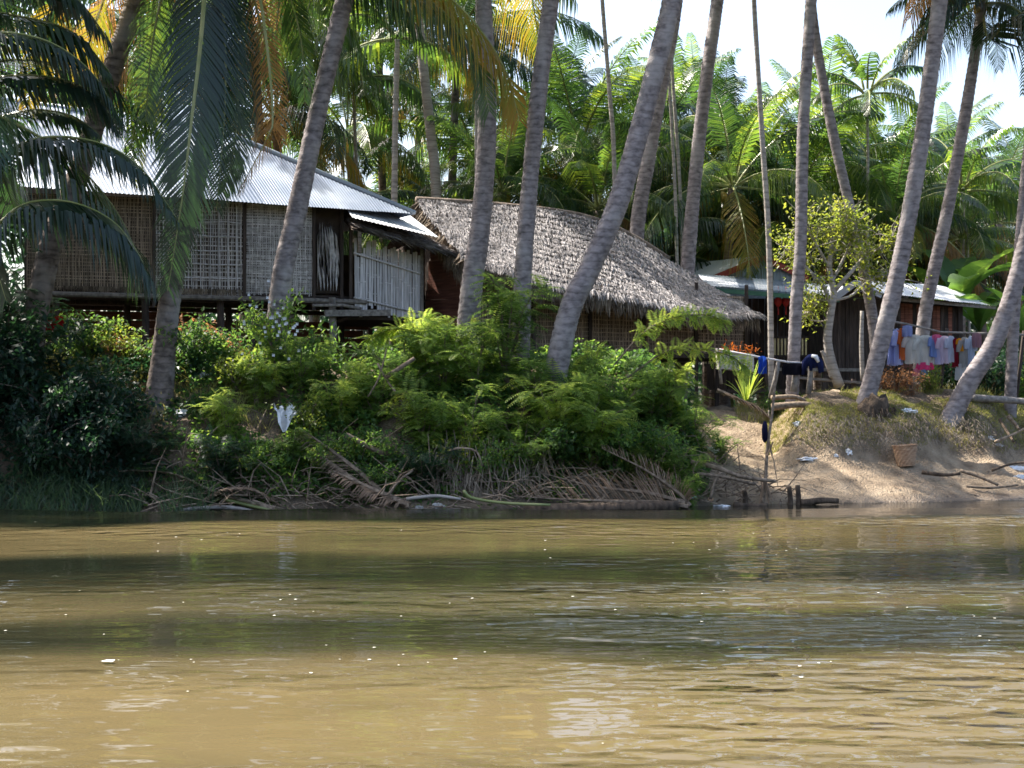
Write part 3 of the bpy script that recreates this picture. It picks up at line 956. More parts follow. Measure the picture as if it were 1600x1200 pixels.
# ------------------------------------------------------------------ far woods behind everything
rng = random.Random(5)
fw = MB()
for i in range(75000):
    x = rng.uniform(-30, 30)
    y = rng.uniform(50, 66)
    px = x / y * F + 800
    hmax = 9.0 + (2.5 if px < 250 else 0) + 2.2 * noise.noise(Vector((x * .18, 0, 1))) + 1.1 * noise.noise(Vector((x * .7, 4, 1)))
    if 600 < px < 730:
        hmax -= 2.0
    z = 1.5 + (hmax - 1.5) * rng.random() ** .9
    if noise.noise(Vector((x * .6, y * .4, z * .7))) < -.25:
        continue
    s_ = rng.uniform(.10, .34)
    a = Vector((rng.uniform(-1, 1), rng.uniform(-.5, .5), rng.uniform(-1.4, .6))).normalized() * s_
    b_ = Vector((rng.uniform(-1, 1), rng.uniform(-1, 1), rng.uniform(-1, 1))).normalized() * s_ * .35
    p = Vector((x, y, z))
    fw.quad(p - a, p - b_, p + a, p + b_)
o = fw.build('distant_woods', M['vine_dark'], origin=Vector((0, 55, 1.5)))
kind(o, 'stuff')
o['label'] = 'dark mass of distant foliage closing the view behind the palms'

# ------------------------------------------------------------------ helpers for buildings


def sheet(mb, A, B, C, D, n, amp=.007, pitch=.076, over=0.0):
    """one corrugated sheet: A-B top edge, D-C bottom edge, ridges run from top to bottom"""
    w = ((B - A).length + (C - D).length) / 2
    k = max(4, int(w / pitch) * 4)
    nrm = (B - A).cross(D - A).normalized()
    if nrm.z < 0:
        nrm = -nrm
    rows = n
    n0 = len(mb.v)
    for j in range(rows + 1):
        v = j / rows
        for i in range(k + 1):
            u = i / k
            p = (A * (1 - u) + B * u) * (1 - v) + (D * (1 - u) + C * u) * v
            mb.v.append(p + nrm * (amp * math.sin(u * w / pitch * 2 * PI) + over))
    for j in range(rows):
        for i in range(k):
            a = n0 + j * (k + 1) + i
            mb.face(a, a + 1, a + k + 2, a + k + 1)


def lerp(a, b, t):
    return a * (1 - t) + b * t


def slope_of_sheets(parent, A, B, C, D, cols, mats, rng, amp=.007, name='roof_sheet'):
    for i in range(cols):
        u0, u1 = i / cols, (i + 1) / cols + (.01 if i < cols - 1 else 0)
        mb = MB()
        ov = .006 * (i % 2) + .002
        sheet(mb, lerp(A, B, u0), lerp(A, B, u1), lerp(D, C, u1), lerp(D, C, u0) + Vector((0, 0, rng.uniform(-.008, .004))), 2, amp, over=ov)
        mb.build(name, rng.choice(mats), parent, smooth=True)


# ------------------------------------------------------------------ metal roofed stilt house
rng = random.Random(50)
PA = W(60, 450, 26.0)
hu = Vector((.961, .277, 0))
hv = Vector((-.277, .961, 0))


def A_(u, v, z):
    return Vector((PA.x + hu.x * u + hv.x * v, PA.y + hu.y * u + hv.y * v, z))


FL, TP = 3.84, 5.56
hA = thing('stilt_house', 'raised house with bluish corrugated metal roof and woven bamboo walls on wooden posts', 'house', A_(2.9, 2, 2.3))
rf = bpy.data.objects.new('roof', None)
COL.objects.link(rf)
rf.parent = hA
rf['_o'] = hA['_o']
ridL, ridR = A_(-1.3, 2.4, 7.75), A_(3.35, 2.25, 7.36)
eL, eR = A_(-.3, -.5, 5.6), A_(7.0, -.45, 5.38)
# front slope: parallelogram part then the triangle of the hip
mid_e = lerp(eL, eR, .60)
slope_of_sheets(rf, ridL, lerp(ridL, ridR, .55), lerp(eL, mid_e, .55), eL, 4, [M['zinc_pale_glare']], rng)  # left sheets paler: sun glare painted into the zinc
slope_of_sheets(rf, lerp(ridL, ridR, .555), ridR, mid_e, lerp(eL, mid_e, .555), 3, [M['zinc']], rng)
slope_of_sheets(rf, ridR, lerp(ridR, eR, .999), eR, mid_e, 4, [M['zinc']], rng)
bk = lambda p: p + Vector((0, 0, 0))
slope_of_sheets(rf, ridR, ridL, A_(-1.3, 5.0, 5.5), A_(5.6, 5.0, 5.5), 4, [M['zinc']], rng)
slope_of_sheets(rf, ridR + Vector((0, .01, 0)), A_(3.36, 2.27, 7.35), A_(5.7, 5.0, 5.45), eR + Vector((0, .02, 0)), 3, [M['zinc']], rng)
mb = MB()
mb.tube([ridL + UP * .03, ridR + UP * .03, eR + UP * .03], [.06, .06, .04], 8)
mb.build('ridge_cap', M['zinc_pale_glare'], rf, smooth=True)
# small misfit sheets and rust marks near the ridge
for (u, z, w) in ((.5, .05, 1.2), (2.6, .05, .9)):
    a = lerp(ridL, ridR, u / 4.6)
    d = (eL - ridL).normalized()
    r_ = (ridR - ridL).normalized()
    mb = MB()
    sheet(mb, a + UP * .05, a + r_ * w + UP * .05, a + r_ * w + d * .7 + UP * .05, a + d * .75 + UP * .05, 2)
    mb.build('roof_patch_sheet', M['zinc_pale_glare'], rf, smooth=True)
# lower sheet over the veranda end
l1, l2, l3, l4 = A_(5.7, 1.3, 6.0), A_(5.7, -.85, 5.22), A_(7.4, -.85, 4.88), A_(7.2, 1.2, 5.62)
slope_of_sheets(rf, l1, l4, l3, l2, 2, [M['white_roof']], rng)
# walls ------------------------------------------------
wallE = 5.78


def woven(parent, P, Q, z0, z1, mat, name='woven_mat_wall', seed=1, rows=26, dens=34, nrm=Vector((0, -1, 0))):
    """a mat of split bamboo: upright strips over horizontal ones"""
    r_ = random.Random(seed)
    L = (Q - P).length
    d = (Q - P).normalized()
    mb = MB()
    mb.m = 1
    mb.box(lerp(P, Q, .5) + UP * ((z0 + z1) / 2 - P.z) - nrm * .02, d * L / 2, nrm * .008, UP * (z1 - z0) / 2)
    mb.m = 0
    n = int(L * dens)
    for i in range(n):
        x = (i + r_.uniform(.1, .9)) / n * L
        zz = z0 - r_.uniform(0, .06)
        segs = 7
        pts = [P + d * (x + r_.uniform(-.012, .012)) + UP * (lerp(zz, z1, k / segs) - P.z) + nrm * (.006 + .012 * ((i + k) % 2)) for k in range(segs + 1)]
        mb.strip(pts, d, [r_.uniform(.010, .02)] * (segs + 1))
    for j in range(rows):
        z = lerp(z0, z1, (j + .5) / rows) + r_.uniform(-.012, .012)
        segs = int(L * 6)
        pts = [P + d * (k / segs * L) + UP * (z - P.z + r_.uniform(-.008, .008)) + nrm * .011 for k in range(segs + 1)]
        mb.strip(pts, UP, [r_.uniform(.012, .022)] * (segs + 1))
    o = mb.build(name, [mat, M['woven_back']], parent)
    kind(o, 'stuff')
    return o


nA = -hv
o = woven(hA, A_(-.2, 0, FL), A_(2.05, 0, FL), FL - .02, TP, M['woven_brown'], seed=1, nrm=nA)
o['label'] = 'dim brown woven mat wall at the left end'
woven(hA, A_(2.08, 0, FL), A_(3.72, 0, FL), FL - .12, TP, M['woven'], seed=2, dens=26, rows=22, nrm=nA)['label'] = 'worn woven mat with a showing lattice'
woven(hA, A_(3.78, 0, FL), A_(5.05, 0, FL), FL - .03, TP, M['woven'], seed=3, dens=40, rows=60, nrm=nA)
# horizontal lattice battens over the worn panel
for k in range(5):
    mb = MB()
    z = FL + .22 + k * .27
    pts = [A_(2.1 + 1.6 * q / 6, -.035, z + rng.uniform(-.015, .015)) for q in range(7)]
    mb.strip(pts, UP, [.024] * 7)
    mb.tube(pts, .012, 5)
    mb.build('lattice_batten', M['bamboo'], hA)
for k in range(9):
    mb = MB()
    x = 2.25 + k * .17
    mb.tube([A_(x, -.05, FL + .05), A_(x + rng.uniform(-.03, .03), -.05, TP - .1)], .011, 5)
    mb.build('lattice_rod', M['bamboo'], hA)
for x, w in ((2.06, .06), (3.75, .06), (5.08, .05), (5.62, .09), (5.8, .09)):
    mb = MB()
    mb.beam(A_(x, -.03, FL - .35), A_(x + .01, -.03, TP + .05), w, .06, hu)
    mb.build('wall_post', M['wood_dark'], hA)
# bulging grey mat panel and dark doorway
mb = MB()
for i in range(7):
    for j in range(11):
        u, v = i / 6, j / 10
        w = .22 - .08 * abs(v - .45) - (.06 if v > .8 else 0)
        mb.v.append(A_(5.33 + (u - .5) * 2 * w + .03 * math.sin(v * 4), -.09 - .06 * math.sin(u * PI) - .02 * math.sin(v * 9), FL + .02 + v * 1.35))
for j in range(10):
    for i in range(6):
        a = j * 7 + i
        mb.face(a, a + 1, a + 8, a + 7)
mb.build('grey_mat_flap', M['woven'], hA, smooth=True)
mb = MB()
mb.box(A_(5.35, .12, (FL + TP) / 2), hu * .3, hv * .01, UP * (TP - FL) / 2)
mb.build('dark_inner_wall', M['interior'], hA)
mb = MB()   # back and side walls
mb.box(A_(2.9, 3.6, (FL + TP) / 2), hu * 3.1, hv * .03, UP * (TP - FL) / 2)
mb.box(A_(-.22, 1.8, (FL + TP) / 2), hu * .03, hv * 1.78, UP * (TP - FL) / 2)
mb.box(A_(7.15, 1.9, 4.1), hu * .03, hv * 1.6, UP * .85)
mb.build('rear_wall', M['woven_back'], hA)
for k in range(9):   # floor boards
    mb = MB()
    mb.box(A_(2.95, .2 + k * .4, FL - .07), hu * 3.2, hv * .19, UP * .02)
    mb.build('floor_board', M['wood_dark'], hA)
for v in (-.12, 1.8, 3.5):
    mb = MB()
    mb.tube([A_(-.4, v, FL - .14), A_(3, v, FL - .15), A_(6.1, v, FL - .17)], .05, 7)
    mb.build('floor_beam', M['wood_grey'] if v < 0 else M['wood_dark'], hA)
mb = MB()
mb.tube([A_(5.0, -.4, FL - .28), A_(5.6, -.35, FL - .26), A_(6.0, -.1, FL - .3)], .03, 6)
mb.beam(A_(5.25, -.3, FL - .42), A_(6.55, -.25, FL - .38), .1, .12)
mb.build('porch_beam', M['wood_grey'], hA)
for (x, v, w) in ((.3, 0, .07), (1.9, 0, .07), (3.3, .1, .07), (3.9, .2, .06), (5.42, -.15, .075), (6.9, .5, .06), (5.9, 1.8, .06), (3.6, 1.9, .07), (1.6, 1.9, .07), (4.7, 3.4, .07), (2.4, 3.4, .07), (6.8, 3.4, .06), (0, 3.4, .06)):
    mb = MB()
    p = A_(x, v, 0)
    gz = ground_z(p.x, p.y)
    mb.tube([Vector((p.x, p.y, gz - .3)), Vector((p.x + .02, p.y, (gz + FL) / 2)), Vector((p.x, p.y, FL - .1))], [w * 1.1, w, w * .95], 8)
    mb.build('stilt', M['wood_grey'] if v < .15 and x > 5 else M['wood_dark'], hA)
for k in range(6):   # stored reddish planks below the floor
    mb = MB()
    mb.box(A_(4.6 + rng.uniform(-.2, .2), 2.6, 2.5 + k * .17), hu * 2.1, hv * .03, UP * .075)
    mb.build('stored_plank', M['wood_red'], hA)
for k in range(5):
    mb = MB()
    mb.box(A_(1.2 + rng.uniform(-.2, .2), 2.2, 2.75 + k * .18), hu * 1.9, hv * .03, UP * .08)
    mb.build('stored_plank', M['wood_red'], hA)
# hanging grass fringe below the left wall
mb = MB()
for i in range(420):
    x = rng.uniform(-.2, 3.7)
    p = A_(x, -.06, FL + .02)
    l = rng.uniform(.06, .24)
    mb.strip([p, p - UP * l * .5 + hu * rng.uniform(-.02, .02), p - UP * l + hu * rng.uniform(-.05, .05)], hu, [.018, .014, .003])
kind(mb.build('straw_fringe', M['thatch_fringe'], hA), 'stuff')
# bamboo slat screen of the veranda
S0, S1 = A_(5.86, -.12, 0), A_(7.22, .08, 0)
n = 24
for i in range(n):
    u = (i + .5) / n
    p = lerp(S0, S1, u)
    jag = [.0, -.3, -.22, -.1, .03, .06, .08, .1, -.08, -.06, -.02][i] if i < 11 else rng.uniform(-.04, .04)
    if i == 0:
        jag = .06
    top = 4.86 - .2 * u + jag
    bot = 3.56 - .28 * u + (rng.uniform(-.05, .05)) + (-.12 if i < 3 else .1 if 4 < i < 9 else 0)
    mb = MB()
    d = (S1 - S0).normalized()
    tl = rng.uniform(-.012, .012)
    mb.box(Vector((p.x, p.y, (top + bot) / 2)) + hv * rng.uniform(-.012, .012), d * rng.uniform(.019, .027), -hv * .008, UP * (top - bot) / 2 + d * tl)
    for kz in range(3):
        zz = bot + (top - bot) * (kz + rng.uniform(.3, .7)) / 3
        mb.box(Vector((p.x, p.y, zz)) - hv * .004, d * .028, -hv * .012, UP * .008)
    mb.build('bamboo_slat', M['bamboo'], hA)
for z, dz in ((3.75, -.27), (4.62, -.35)):
    mb = MB()
    mb.tube([Vector((S0.x, S0.y - .06, z)), Vector((S1.x, S1.y - .05, z + dz))], .018, 6)
    mb.build('slat_rail', M['bamboo'], hA)
mb = MB()
mb.beam(A_(7.25, .05, 3.1), A_(7.25, .05, 4.75), .06, .06)
mb.build('corner_post', M['wood_grey'], hA)
mb = MB()
mb.box(A_(6.5, 1.2, 3.36), hu * .75, hv * 1.2, UP * .03)
mb.box(A_(6.5, 2.4, 4.1), hu * .75, hv * .02, UP * .75)
mb.build('veranda_floor', M['interior'], hA)
# thatched lean-to edge below the lower sheet
lt = [A_(5.7, -.75, 5.1), A_(8.05, -.6, 4.58), A_(7.9, 1.6, 5.25), A_(5.7, 1.6, 5.9)]
mb = MB()
for k in range(2600):
    u, v = rng.random(), rng.random() ** 1.6
    p = lerp(lerp(lt[0], lt[1], u), lerp(lt[3], lt[2], u), v) + UP * rng.uniform(-.05, .02)
    d = (lt[1] - lt[0]).normalized()
    d = (d + Vector((rng.uniform(-.3, .3), rng.uniform(-.3, .1), rng.uniform(-.25, .05)))).normalized()
    l = rng.uniform(.15, .4)
    s_ = d.cross(UP).normalized()
    mb.strip([p, p + d * l * .6, p + d * l - UP * .03], (s_ + UP * rng.uniform(-.6, .6)).normalized(), [.03, .022, .004])
mb.m = 0
kind(mb.build('thatch_edge', M['thatch'], hA), 'stuff')
mb = MB()
mb.quad(lt[0] - UP * .06, lt[1] - UP * .04, lt[2] - UP * .05, lt[3] - UP * .05)
mb.quad(lt[0] - UP * .10, lt[1] - UP * .08, lt[2] - UP * .09, lt[3] - UP * .09)
mb.build('lean_to_underside', M['thatch_under'], hA)
for q in ((5.8, 5.16), (6.6, 4.95), (7.4, 4.75)):
    mb = MB()
    mb.tube([A_(q[0], -.3, q[1] - .1), A_(q[0], 1.6, q[1] + .5)], .025, 6)
    mb.build('rafter', M['wood_dark'], hA)

# ------------------------------------------------------------------ thatched hut
hB = thing('thatched_hut', 'long hut with a grey palm leaf thatched roof and brown woven walls', 'house', W(930, 560, 30))
RID = [W(*q) for q in ((650, 312, 29.5), (780, 321, 30.2), (905, 337, 31), (985, 368, 31.2), (1075, 425, 31.2), (1150, 470, 31))]
EAV = [W(*q) for q in ((722, 398, 27.4), (800, 428, 27.1), (868, 448, 27.2), (1000, 472, 28.2), (1100, 490, 29.2), (1186, 494, 30.4))]
NR, NE = crv(RID, 60), crv(EAV, 60)


def roofpt(u, v, sag=.12):
    i = min(59, int(u * 60))
    f = u * 60 - i
    a, b_ = lerp(NR[i], NR[i + 1], f), lerp(NE[i], NE[i + 1], f)
    p = lerp(a, b_, v)
    return p + UP * (sag * math.sin(v * PI) * -.5 + .05 * noise.noise(p * 1.3) + .02 * noise.noise(p * 5))


mb = MB()
for off in (0, -.13):
    k0 = len(mb.v)
    for j in range(21):
        for i in range(61):
            mb.v.append(roofpt(i / 60, j / 20) + UP * off)
    for j in range(20):
        for i in range(60):
            a = k0 + j * 61 + i
            mb.face(a, a + 1, a + 62, a + 61)
back = [p + Vector((-1.8, 3.4, -2.0)) for p in NR]
k0 = len(mb.v)
mb.v += NR + back
for i in range(60):
    mb.face(k0 + i, k0 + i + 1, k0 + 61 + i + 1, k0 + 61 + i)
mb.build('thatch_bed', M['thatch_under'], hB, smooth=True)
mb = MB()
for k in range(34000):
    u, v = rng.random(), rng.random()
    v = (int(v * 16) + rng.uniform(.0, .55)) / 16
    p = roofpt(u, v)
    q = roofpt(min(.999, u + rng.uniform(-.006, .006)), min(1.0, v + .08))
    d = (q - p)
    if d.length < .01:
        continue
    d.normalize()
    s_ = d.cross(UP).normalized()
    d = (d + s_ * rng.uniform(-.55, .55) + UP * rng.uniform(-.02, .1)).normalized()
    l = rng.uniform(.08, .24)
    if v > .93:
        l *= 1.5
    lift = rng.uniform(.0, .05)
    w = rng.uniform(.010, .028)
    ww = (s_ + UP * rng.uniform(-.7, .7)).normalized()
    p = p + UP * .015
    mb.strip([p, p + d * l * .55 + UP * lift, p + d * l + UP * (lift * .3 - (.06 if v > .93 else 0))], ww, [w, w * .9, w * .2])
kind(mb.build('thatch_leaves', M['thatch'], hB), 'stuff')
# hanging fringes: verge on the left and the eave
mb = MB()
for k in range(2300):
    if k < 1000:
        p = roofpt(0.0 + .03 * rng.random(), rng.random())
        l = rng.uniform(.12, .5)
        sd = Vector((-.2, -.1, 0))
    else:
        p = roofpt(rng.random(), 1.0)
        l = rng.uniform(.08, .34)
        sd = Vector((0, -.12, 0))
    p = p - UP * rng.uniform(0, .12)
    q = p + sd * rng.uniform(.1, .8) - UP * l * .55
    mb.strip([p, q, q - UP * l * .5 + Vector((rng.uniform(-.05, .05), 0, 0))], Vector((rng.uniform(-1, 1), rng.uniform(-1, 1), 0)).normalized(), [.028, .02, .004])
kind(mb.build('thatch_fringe', M['thatch_fringe'], hB), 'stuff')
mb = MB()
mb.tube([p + UP * .0 for p in NR[:45]], .07, 7)
mb.build('ridge_roll', M['thatch_under'], hB, smooth=True)
# gable end: reddish horizontal planks
g0, g1 = W(660, 470, 29.4), W(742, 470, 28.0)
nG = (g1 - g0).normalized()
for k in range(9):
    z0 = 3.0 + k * .2
    a = lerp(g0, g1, .0 + .02 * k)
    mb = MB()
    mb.box(Vector(((a.x + g1.x) / 2, (a.y + g1.y) / 2 + .004 * (k % 2), z0 + .1)), nG * ((g1 - a).length / 2 + rng.uniform(-.03, .03)), Vector((nG.y, -nG.x, 0)) * .012, UP * .099 + nG * rng.uniform(-.005, .005))
    mb.build('gable_plank', M['wood_red'], hB)
mb = MB()
gb = [W(655, 330, 29.7), W(715, 402, 28.0), W(740, 430, 28.1), W(740, 560, 28.1), W(655, 560, 29.7)]
n0 = len(mb.v)
off = Vector((.1, .35, 0))
mb.v += [p + off for p in gb]
mb.face(*range(n0, n0 + 5))
mb.build('gable_backing', M['interior'], hB)
# long wall in woven panels with posts
wa, wb = W(742, 480, 28.05), W(1165, 480, 31.0)
dB = Vector((wb.x - wa.x, wb.y - wa.y, 0))
LB = dB.length
dB.normalize()
nB = Vector((dB.y, -dB.x, 0))
np_ = 5
for k in range(np_):
    a = Vector((wa.x, wa.y, 2.8)) + dB * (LB * k / np_ + .04)
    b_ = Vector((wa.x, wa.y, 2.8)) + dB * (LB * (k + 1) / np_ - .04)
    woven(hB, a, b_, 2.78, 4.25 - .05 * k, M['woven_brown'], 'woven_panel', 60 + k, rows=16, dens=30, nrm=nB)
for k in range(np_ + 1):
    p = Vector((wa.x, wa.y, 0)) + dB * (LB * k / np_) + nB * .03
    mb = MB()
    mb.beam(p + UP * 1.5, p + UP * 4.3, .07, .07)
    mb.build('wall_post', M['wood_dark'], hB)
mb = MB()
mb.beam(Vector((wa.x, wa.y, 2.72)) + nB * .05, Vector((wb.x, wb.y, 2.72)) + nB * .05, .08, .1)
mb.build('sill_beam', M['wood_dark'], hB)
mb = MB()
cB = (Vector((wa.x, wa.y, 2.7)) + Vector((wb.x, wb.y, 2.7))) / 2 - nB * 1.7
mb.box(cB, dB * LB / 2, nB * 1.65, UP * .04)
mb.box(cB + UP * .75 - nB * 1.6, dB * LB / 2, nB * .03, UP * .75)
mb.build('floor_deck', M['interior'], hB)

# ------------------------------------------------------------------ red gabled house with tin roof (behind) and board walled house
hC = thing('gabled_house', 'distant house with a pale tin roof and red trimmed blue grey gable', 'house', W(1150, 560, 37))
ap, lb, rb = W(1192, 400, 36), W(1112, 433, 36), W(1262, 433, 36)
bkv = Vector((-3.2, 3.5, 0))
slope_of_sheets(hC, ap + bkv, ap, lb, lb + bkv, 4, [M['white_roof']], rng)
slope_of_sheets(hC, ap, ap + bkv, rb + bkv, rb, 3, [M['zinc']], rng)
mb = MB()
mb.v += [ap + Vector((0, .1, -.06)), lb + Vector((.1, .1, 0)), lb + Vector((.1, .1, -2.2)), rb + Vector((-.1, .1, -2.2)), rb + Vector((-.1, .1, 0))]
mb.face(0, 1, 2, 3, 4)
mb.build('gable_wall', M['grey_sheet'], hC)
for i in range(14):
    x = lerp(lb.x + .1, rb.x - .1, (i + .5) / 14)
    zt = ap.z - .1 - abs(x - ap.x) / abs(lb.x - ap.x) * (ap.z - lb.z)
    mb = MB()
    mb.box(Vector((x, ap.y + .085, zt - .7)), Vector((.02, 0, 0)), Vector((0, .012, 0)), UP * .7)
    mb.build('wall_rib', M['grey_sheet'], hC)
for a, b_ in ((ap, lb), (ap, rb)):
    mb = MB()
    mb.beam(a + Vector((0, -.03, -.05)), b_ + Vector((0, -.03, -.05)), .04, .15)
    mb.build('barge_board', M['red_trim'], hC)
mb = MB()
mb.beam(lb + Vector((0, 0, -.06)), lb + bkv + Vector((0, 0, -.06)), .04, .12)
mb.build('eave_board', M['red_trim'], hC)
mb = MB()
a = W(1020, 420, 38)
sheet(mb, W(1010, 412, 38.4), W(1112, 411, 38.2), W(1110, 417, 37.4), W(1008, 418, 37.6), 2)
mb.build('roof_vent_sheet', M['green_trim'], hC)
hC2 = thing('tin_roof_house', 'small pale and rusty tin roof just right of the red trimmed gable', 'house', W(1300, 560, 38))
slope_of_sheets(hC2, W(1225, 408, 39), W(1330, 418, 39), W(1335, 450, 37), W(1205, 446, 37), 4, [M['zinc'], M['white_roof']], rng)
mb = MB()
mb.beam(W(1262, 420, 38), W(1205, 450, 37), .05, .12)
mb.build('barge_board', M['red_trim'], hC2)
mb = MB()
p = W(1270, 500, 38.2)
mb.box(p, Vector((1.0, 0, 0)), Vector((0, .8, 0)), UP * 1.3)
mb.build('wall', M['wood_dark'], hC2)

hD = thing('board_house', 'low dark board house with a shaded veranda and bright white metal roof edge', 'house', W(1340, 590, 33))
YD = 32.5
# veranda roof
slope_of_sheets(hD, W(1090, 428, 35), W(1318, 447, 35), W(1312, 463, 31.6), W(1103, 446, 31.6), 8, [M['white_roof'], M['zinc']], rng)
mb = MB()
mb.beam(W(1103, 452, 31.65), W(1312, 469, 31.65), .03, .10)
mb.build('fascia_board', M['green_trim'], hD)
# small porch gable
gl, ga, gr = W(1303, 463, 31.5), W(1336, 439, 31.5), W(1378, 458, 31.5)
bv = Vector((.3, 3, 0))
slope_of_sheets(hD, ga + bv, ga, gl, gl + bv, 2, [M['zinc_old']], rng)
for a, b_ in ((ga, gl), (ga, gr)):
    mb = MB()
    mb.beam(a + UP * -.05, b_ + UP * -.05, .04, .14)
    mb.build('barge_board', M['zinc_old'], hD)
mb = MB()
mb.v += [ga + Vector((0, .3, -.05)), gl + Vector((0, .3, -.05)), gr + Vector((0, .3, -.05))]
mb.face(0, 1, 2)
mb.build('gable_infill', M['interior'], hD)
# right roof
slope_of_sheets(hD, ga + Vector((.02, .1, .02)), W(1470, 446, 34.5), W(1556, 478, 32.2), gr + Vector((0, -.1, -.02)), 7, [M['white_roof']], rng)
mb = MB()
mb.beam(W(1405, 468, 31.9), W(1556, 481, 32.2), .04, .07)
mb.build('eave_board', M['wood_grey'], hD)
# board walls
x0, x1 = W(1290, 0, YD).x, W(1500, 0, YD).x
nb_ = 34
for i in range(nb_):
    xx = lerp(x0, x1, (i + .5) / nb_)
    w = (x1 - x0) / nb_
    px = 1290 + 210 * (i + .5) / nb_
    top = 4.12 if px < 1400 else 4.02 - (px - 1400) * .0012
    mb = MB()
    mb.box(Vector((xx, YD + rng.uniform(-.012, .012), (top + 2.0) / 2)), Vector((w * .46, 0, 0)), Vector((0, .012, 0)), UP * (top - 2.0) / 2)
    o = mb.build('wall_board', M['wood_dark'] if px < 1405 else M['wood_red'] if rng.random() < .4 else M['wood_dark'], hD)
mb = MB()
mb.box(Vector(((x0 + x1) / 2, YD + .06, 3.05)), Vector(((x1 - x0) / 2, 0, 0)), Vector((0, .02, 0)), UP * 1.03)
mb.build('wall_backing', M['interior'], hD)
for px, w in ((1500, .1), (1404, .07), (1290, .1)):
    mb = MB()
    p = W(px, 0, YD - .05)
    mb.beam(Vector((p.x, p.y, 1.5)), Vector((p.x, p.y, 4.0)), w, w)
    mb.build('corner_post', M['wood_dark'], hD)
# veranda: back wall, floor, rail
v0, v1 = W(1105, 0, YD + 1.6).x, x0
for i in range(16):
    xx = lerp(v0, v1, (i + .5) / 16)
    mb = MB()
    mb.box(Vector((xx, YD + 1.7 + rng.uniform(-.01, .01), 3.1)), Vector(((v1 - v0) / 32 * .94, 0, 0)), Vector((0, .012, 0)), UP * 1.15)
    mb.build('veranda_board', M['wood_dark'], hD)
mb = MB()
mb.box(Vector(((v0 + x1) / 2, YD + .9, 1.98)), Vector(((x1 - v0) / 2, 0, 0)), Vector((0, 1.1, 0)), UP * .04)
mb.build('veranda_floor', M['wood_dark'], hD)
for a, b_ in ((1215, 1345), ):
    mb = MB()
    mb.beam(W(a, 577, YD - .25), W(b_, 578, YD - .25), .05, .07)
    mb.build('step_edge', M['wood_grey'], hD)
for px in (1120, 1200, 1288):
    mb = MB()
    p = W(px, 0, YD - .1)
    mb.beam(Vector((p.x, p.y, 1.5)), Vector((p.x, p.y, 4.2)), .09, .09)
    mb.build('veranda_post', M['wood_dark'], hD)
for a, b_, z0, z1 in ((1208, 1262, 527, 556), (1100, 1160, 540, 570)):
    k = int((b_ - a) / 5.2)
    for i in range(k):
        px = a + (i + .5) * (b_ - a) / k
        mb = MB()
        mb.box((W(px, z0, YD - .1) + W(px, z1, YD - .1)) / 2, Vector((.019, 0, 0)), Vector((0, .012, 0)), UP * (W(0, z0, YD).z - W(0, z1, YD).z) / 2)
        mb.build('baluster', M['cream'], hD)
    mb = MB()
    mb.beam(W(a, z0, YD - .13), W(b_, z0, YD - .13), .04, .04)
    mb.beam(W(a, z1, YD - .13), W(b_, z1, YD - .13), .04, .04)
    mb.build('hand_rail', M['wood_dark'], hD)
mlr = rough_mat('red_lantern_paper', (.45, .03, .03), (.6, .06, .05), 8, rough=.5, bump=0)
for i, px in enumerate((1216, 1228)):
    t0 = W(px, 468, YD - .3)
    mb = MB()
    mb.tube([t0 + UP * .3, t0 + UP * .06], .004, 4)
    mb.tube([t0 + UP * .08, t0 + UP * .05, t0, t0 - UP * .08, t0 - UP * .14, t0 - UP * .17], [.02, .055, .085, .085, .05, .02], 10)
    mb.tube([t0 - UP * .17, t0 - UP * .35], [.012, .02], 5)
    tag(mb.build('paper_lantern', mlr, smooth=True), ('left' if i == 0 else 'right') + ' one of two small red lanterns hanging in the dark veranda', 'lantern', 'red lanterns under the veranda roof')
# a long house front filling the gap behind the thatched hut
# ------------------------------------------------------------------ washing
WY = 27.6
cl = thing('washing_line', 'thin wooden pole and posts carrying the coloured washing on the right', 'washing line', W(1460, 640, WY))
mb = MB()
mb.tube([W(1362, 497, WY), W(1415, 506, WY), W(1470, 519, WY), W(1535, 521, WY), W(1620, 524, WY)], .022, 7)
mb.build('pole', M['wood_grey'], cl, smooth=True)
for px, y in ((1480, 519), (1600, 523)):
    mb = MB()
    mb.tube([W(px - 14, 640, WY + .1), W(px, y - 6, WY + .1)], .035, 7)
    mb.build('post', M['wood_dark'], cl, smooth=True)


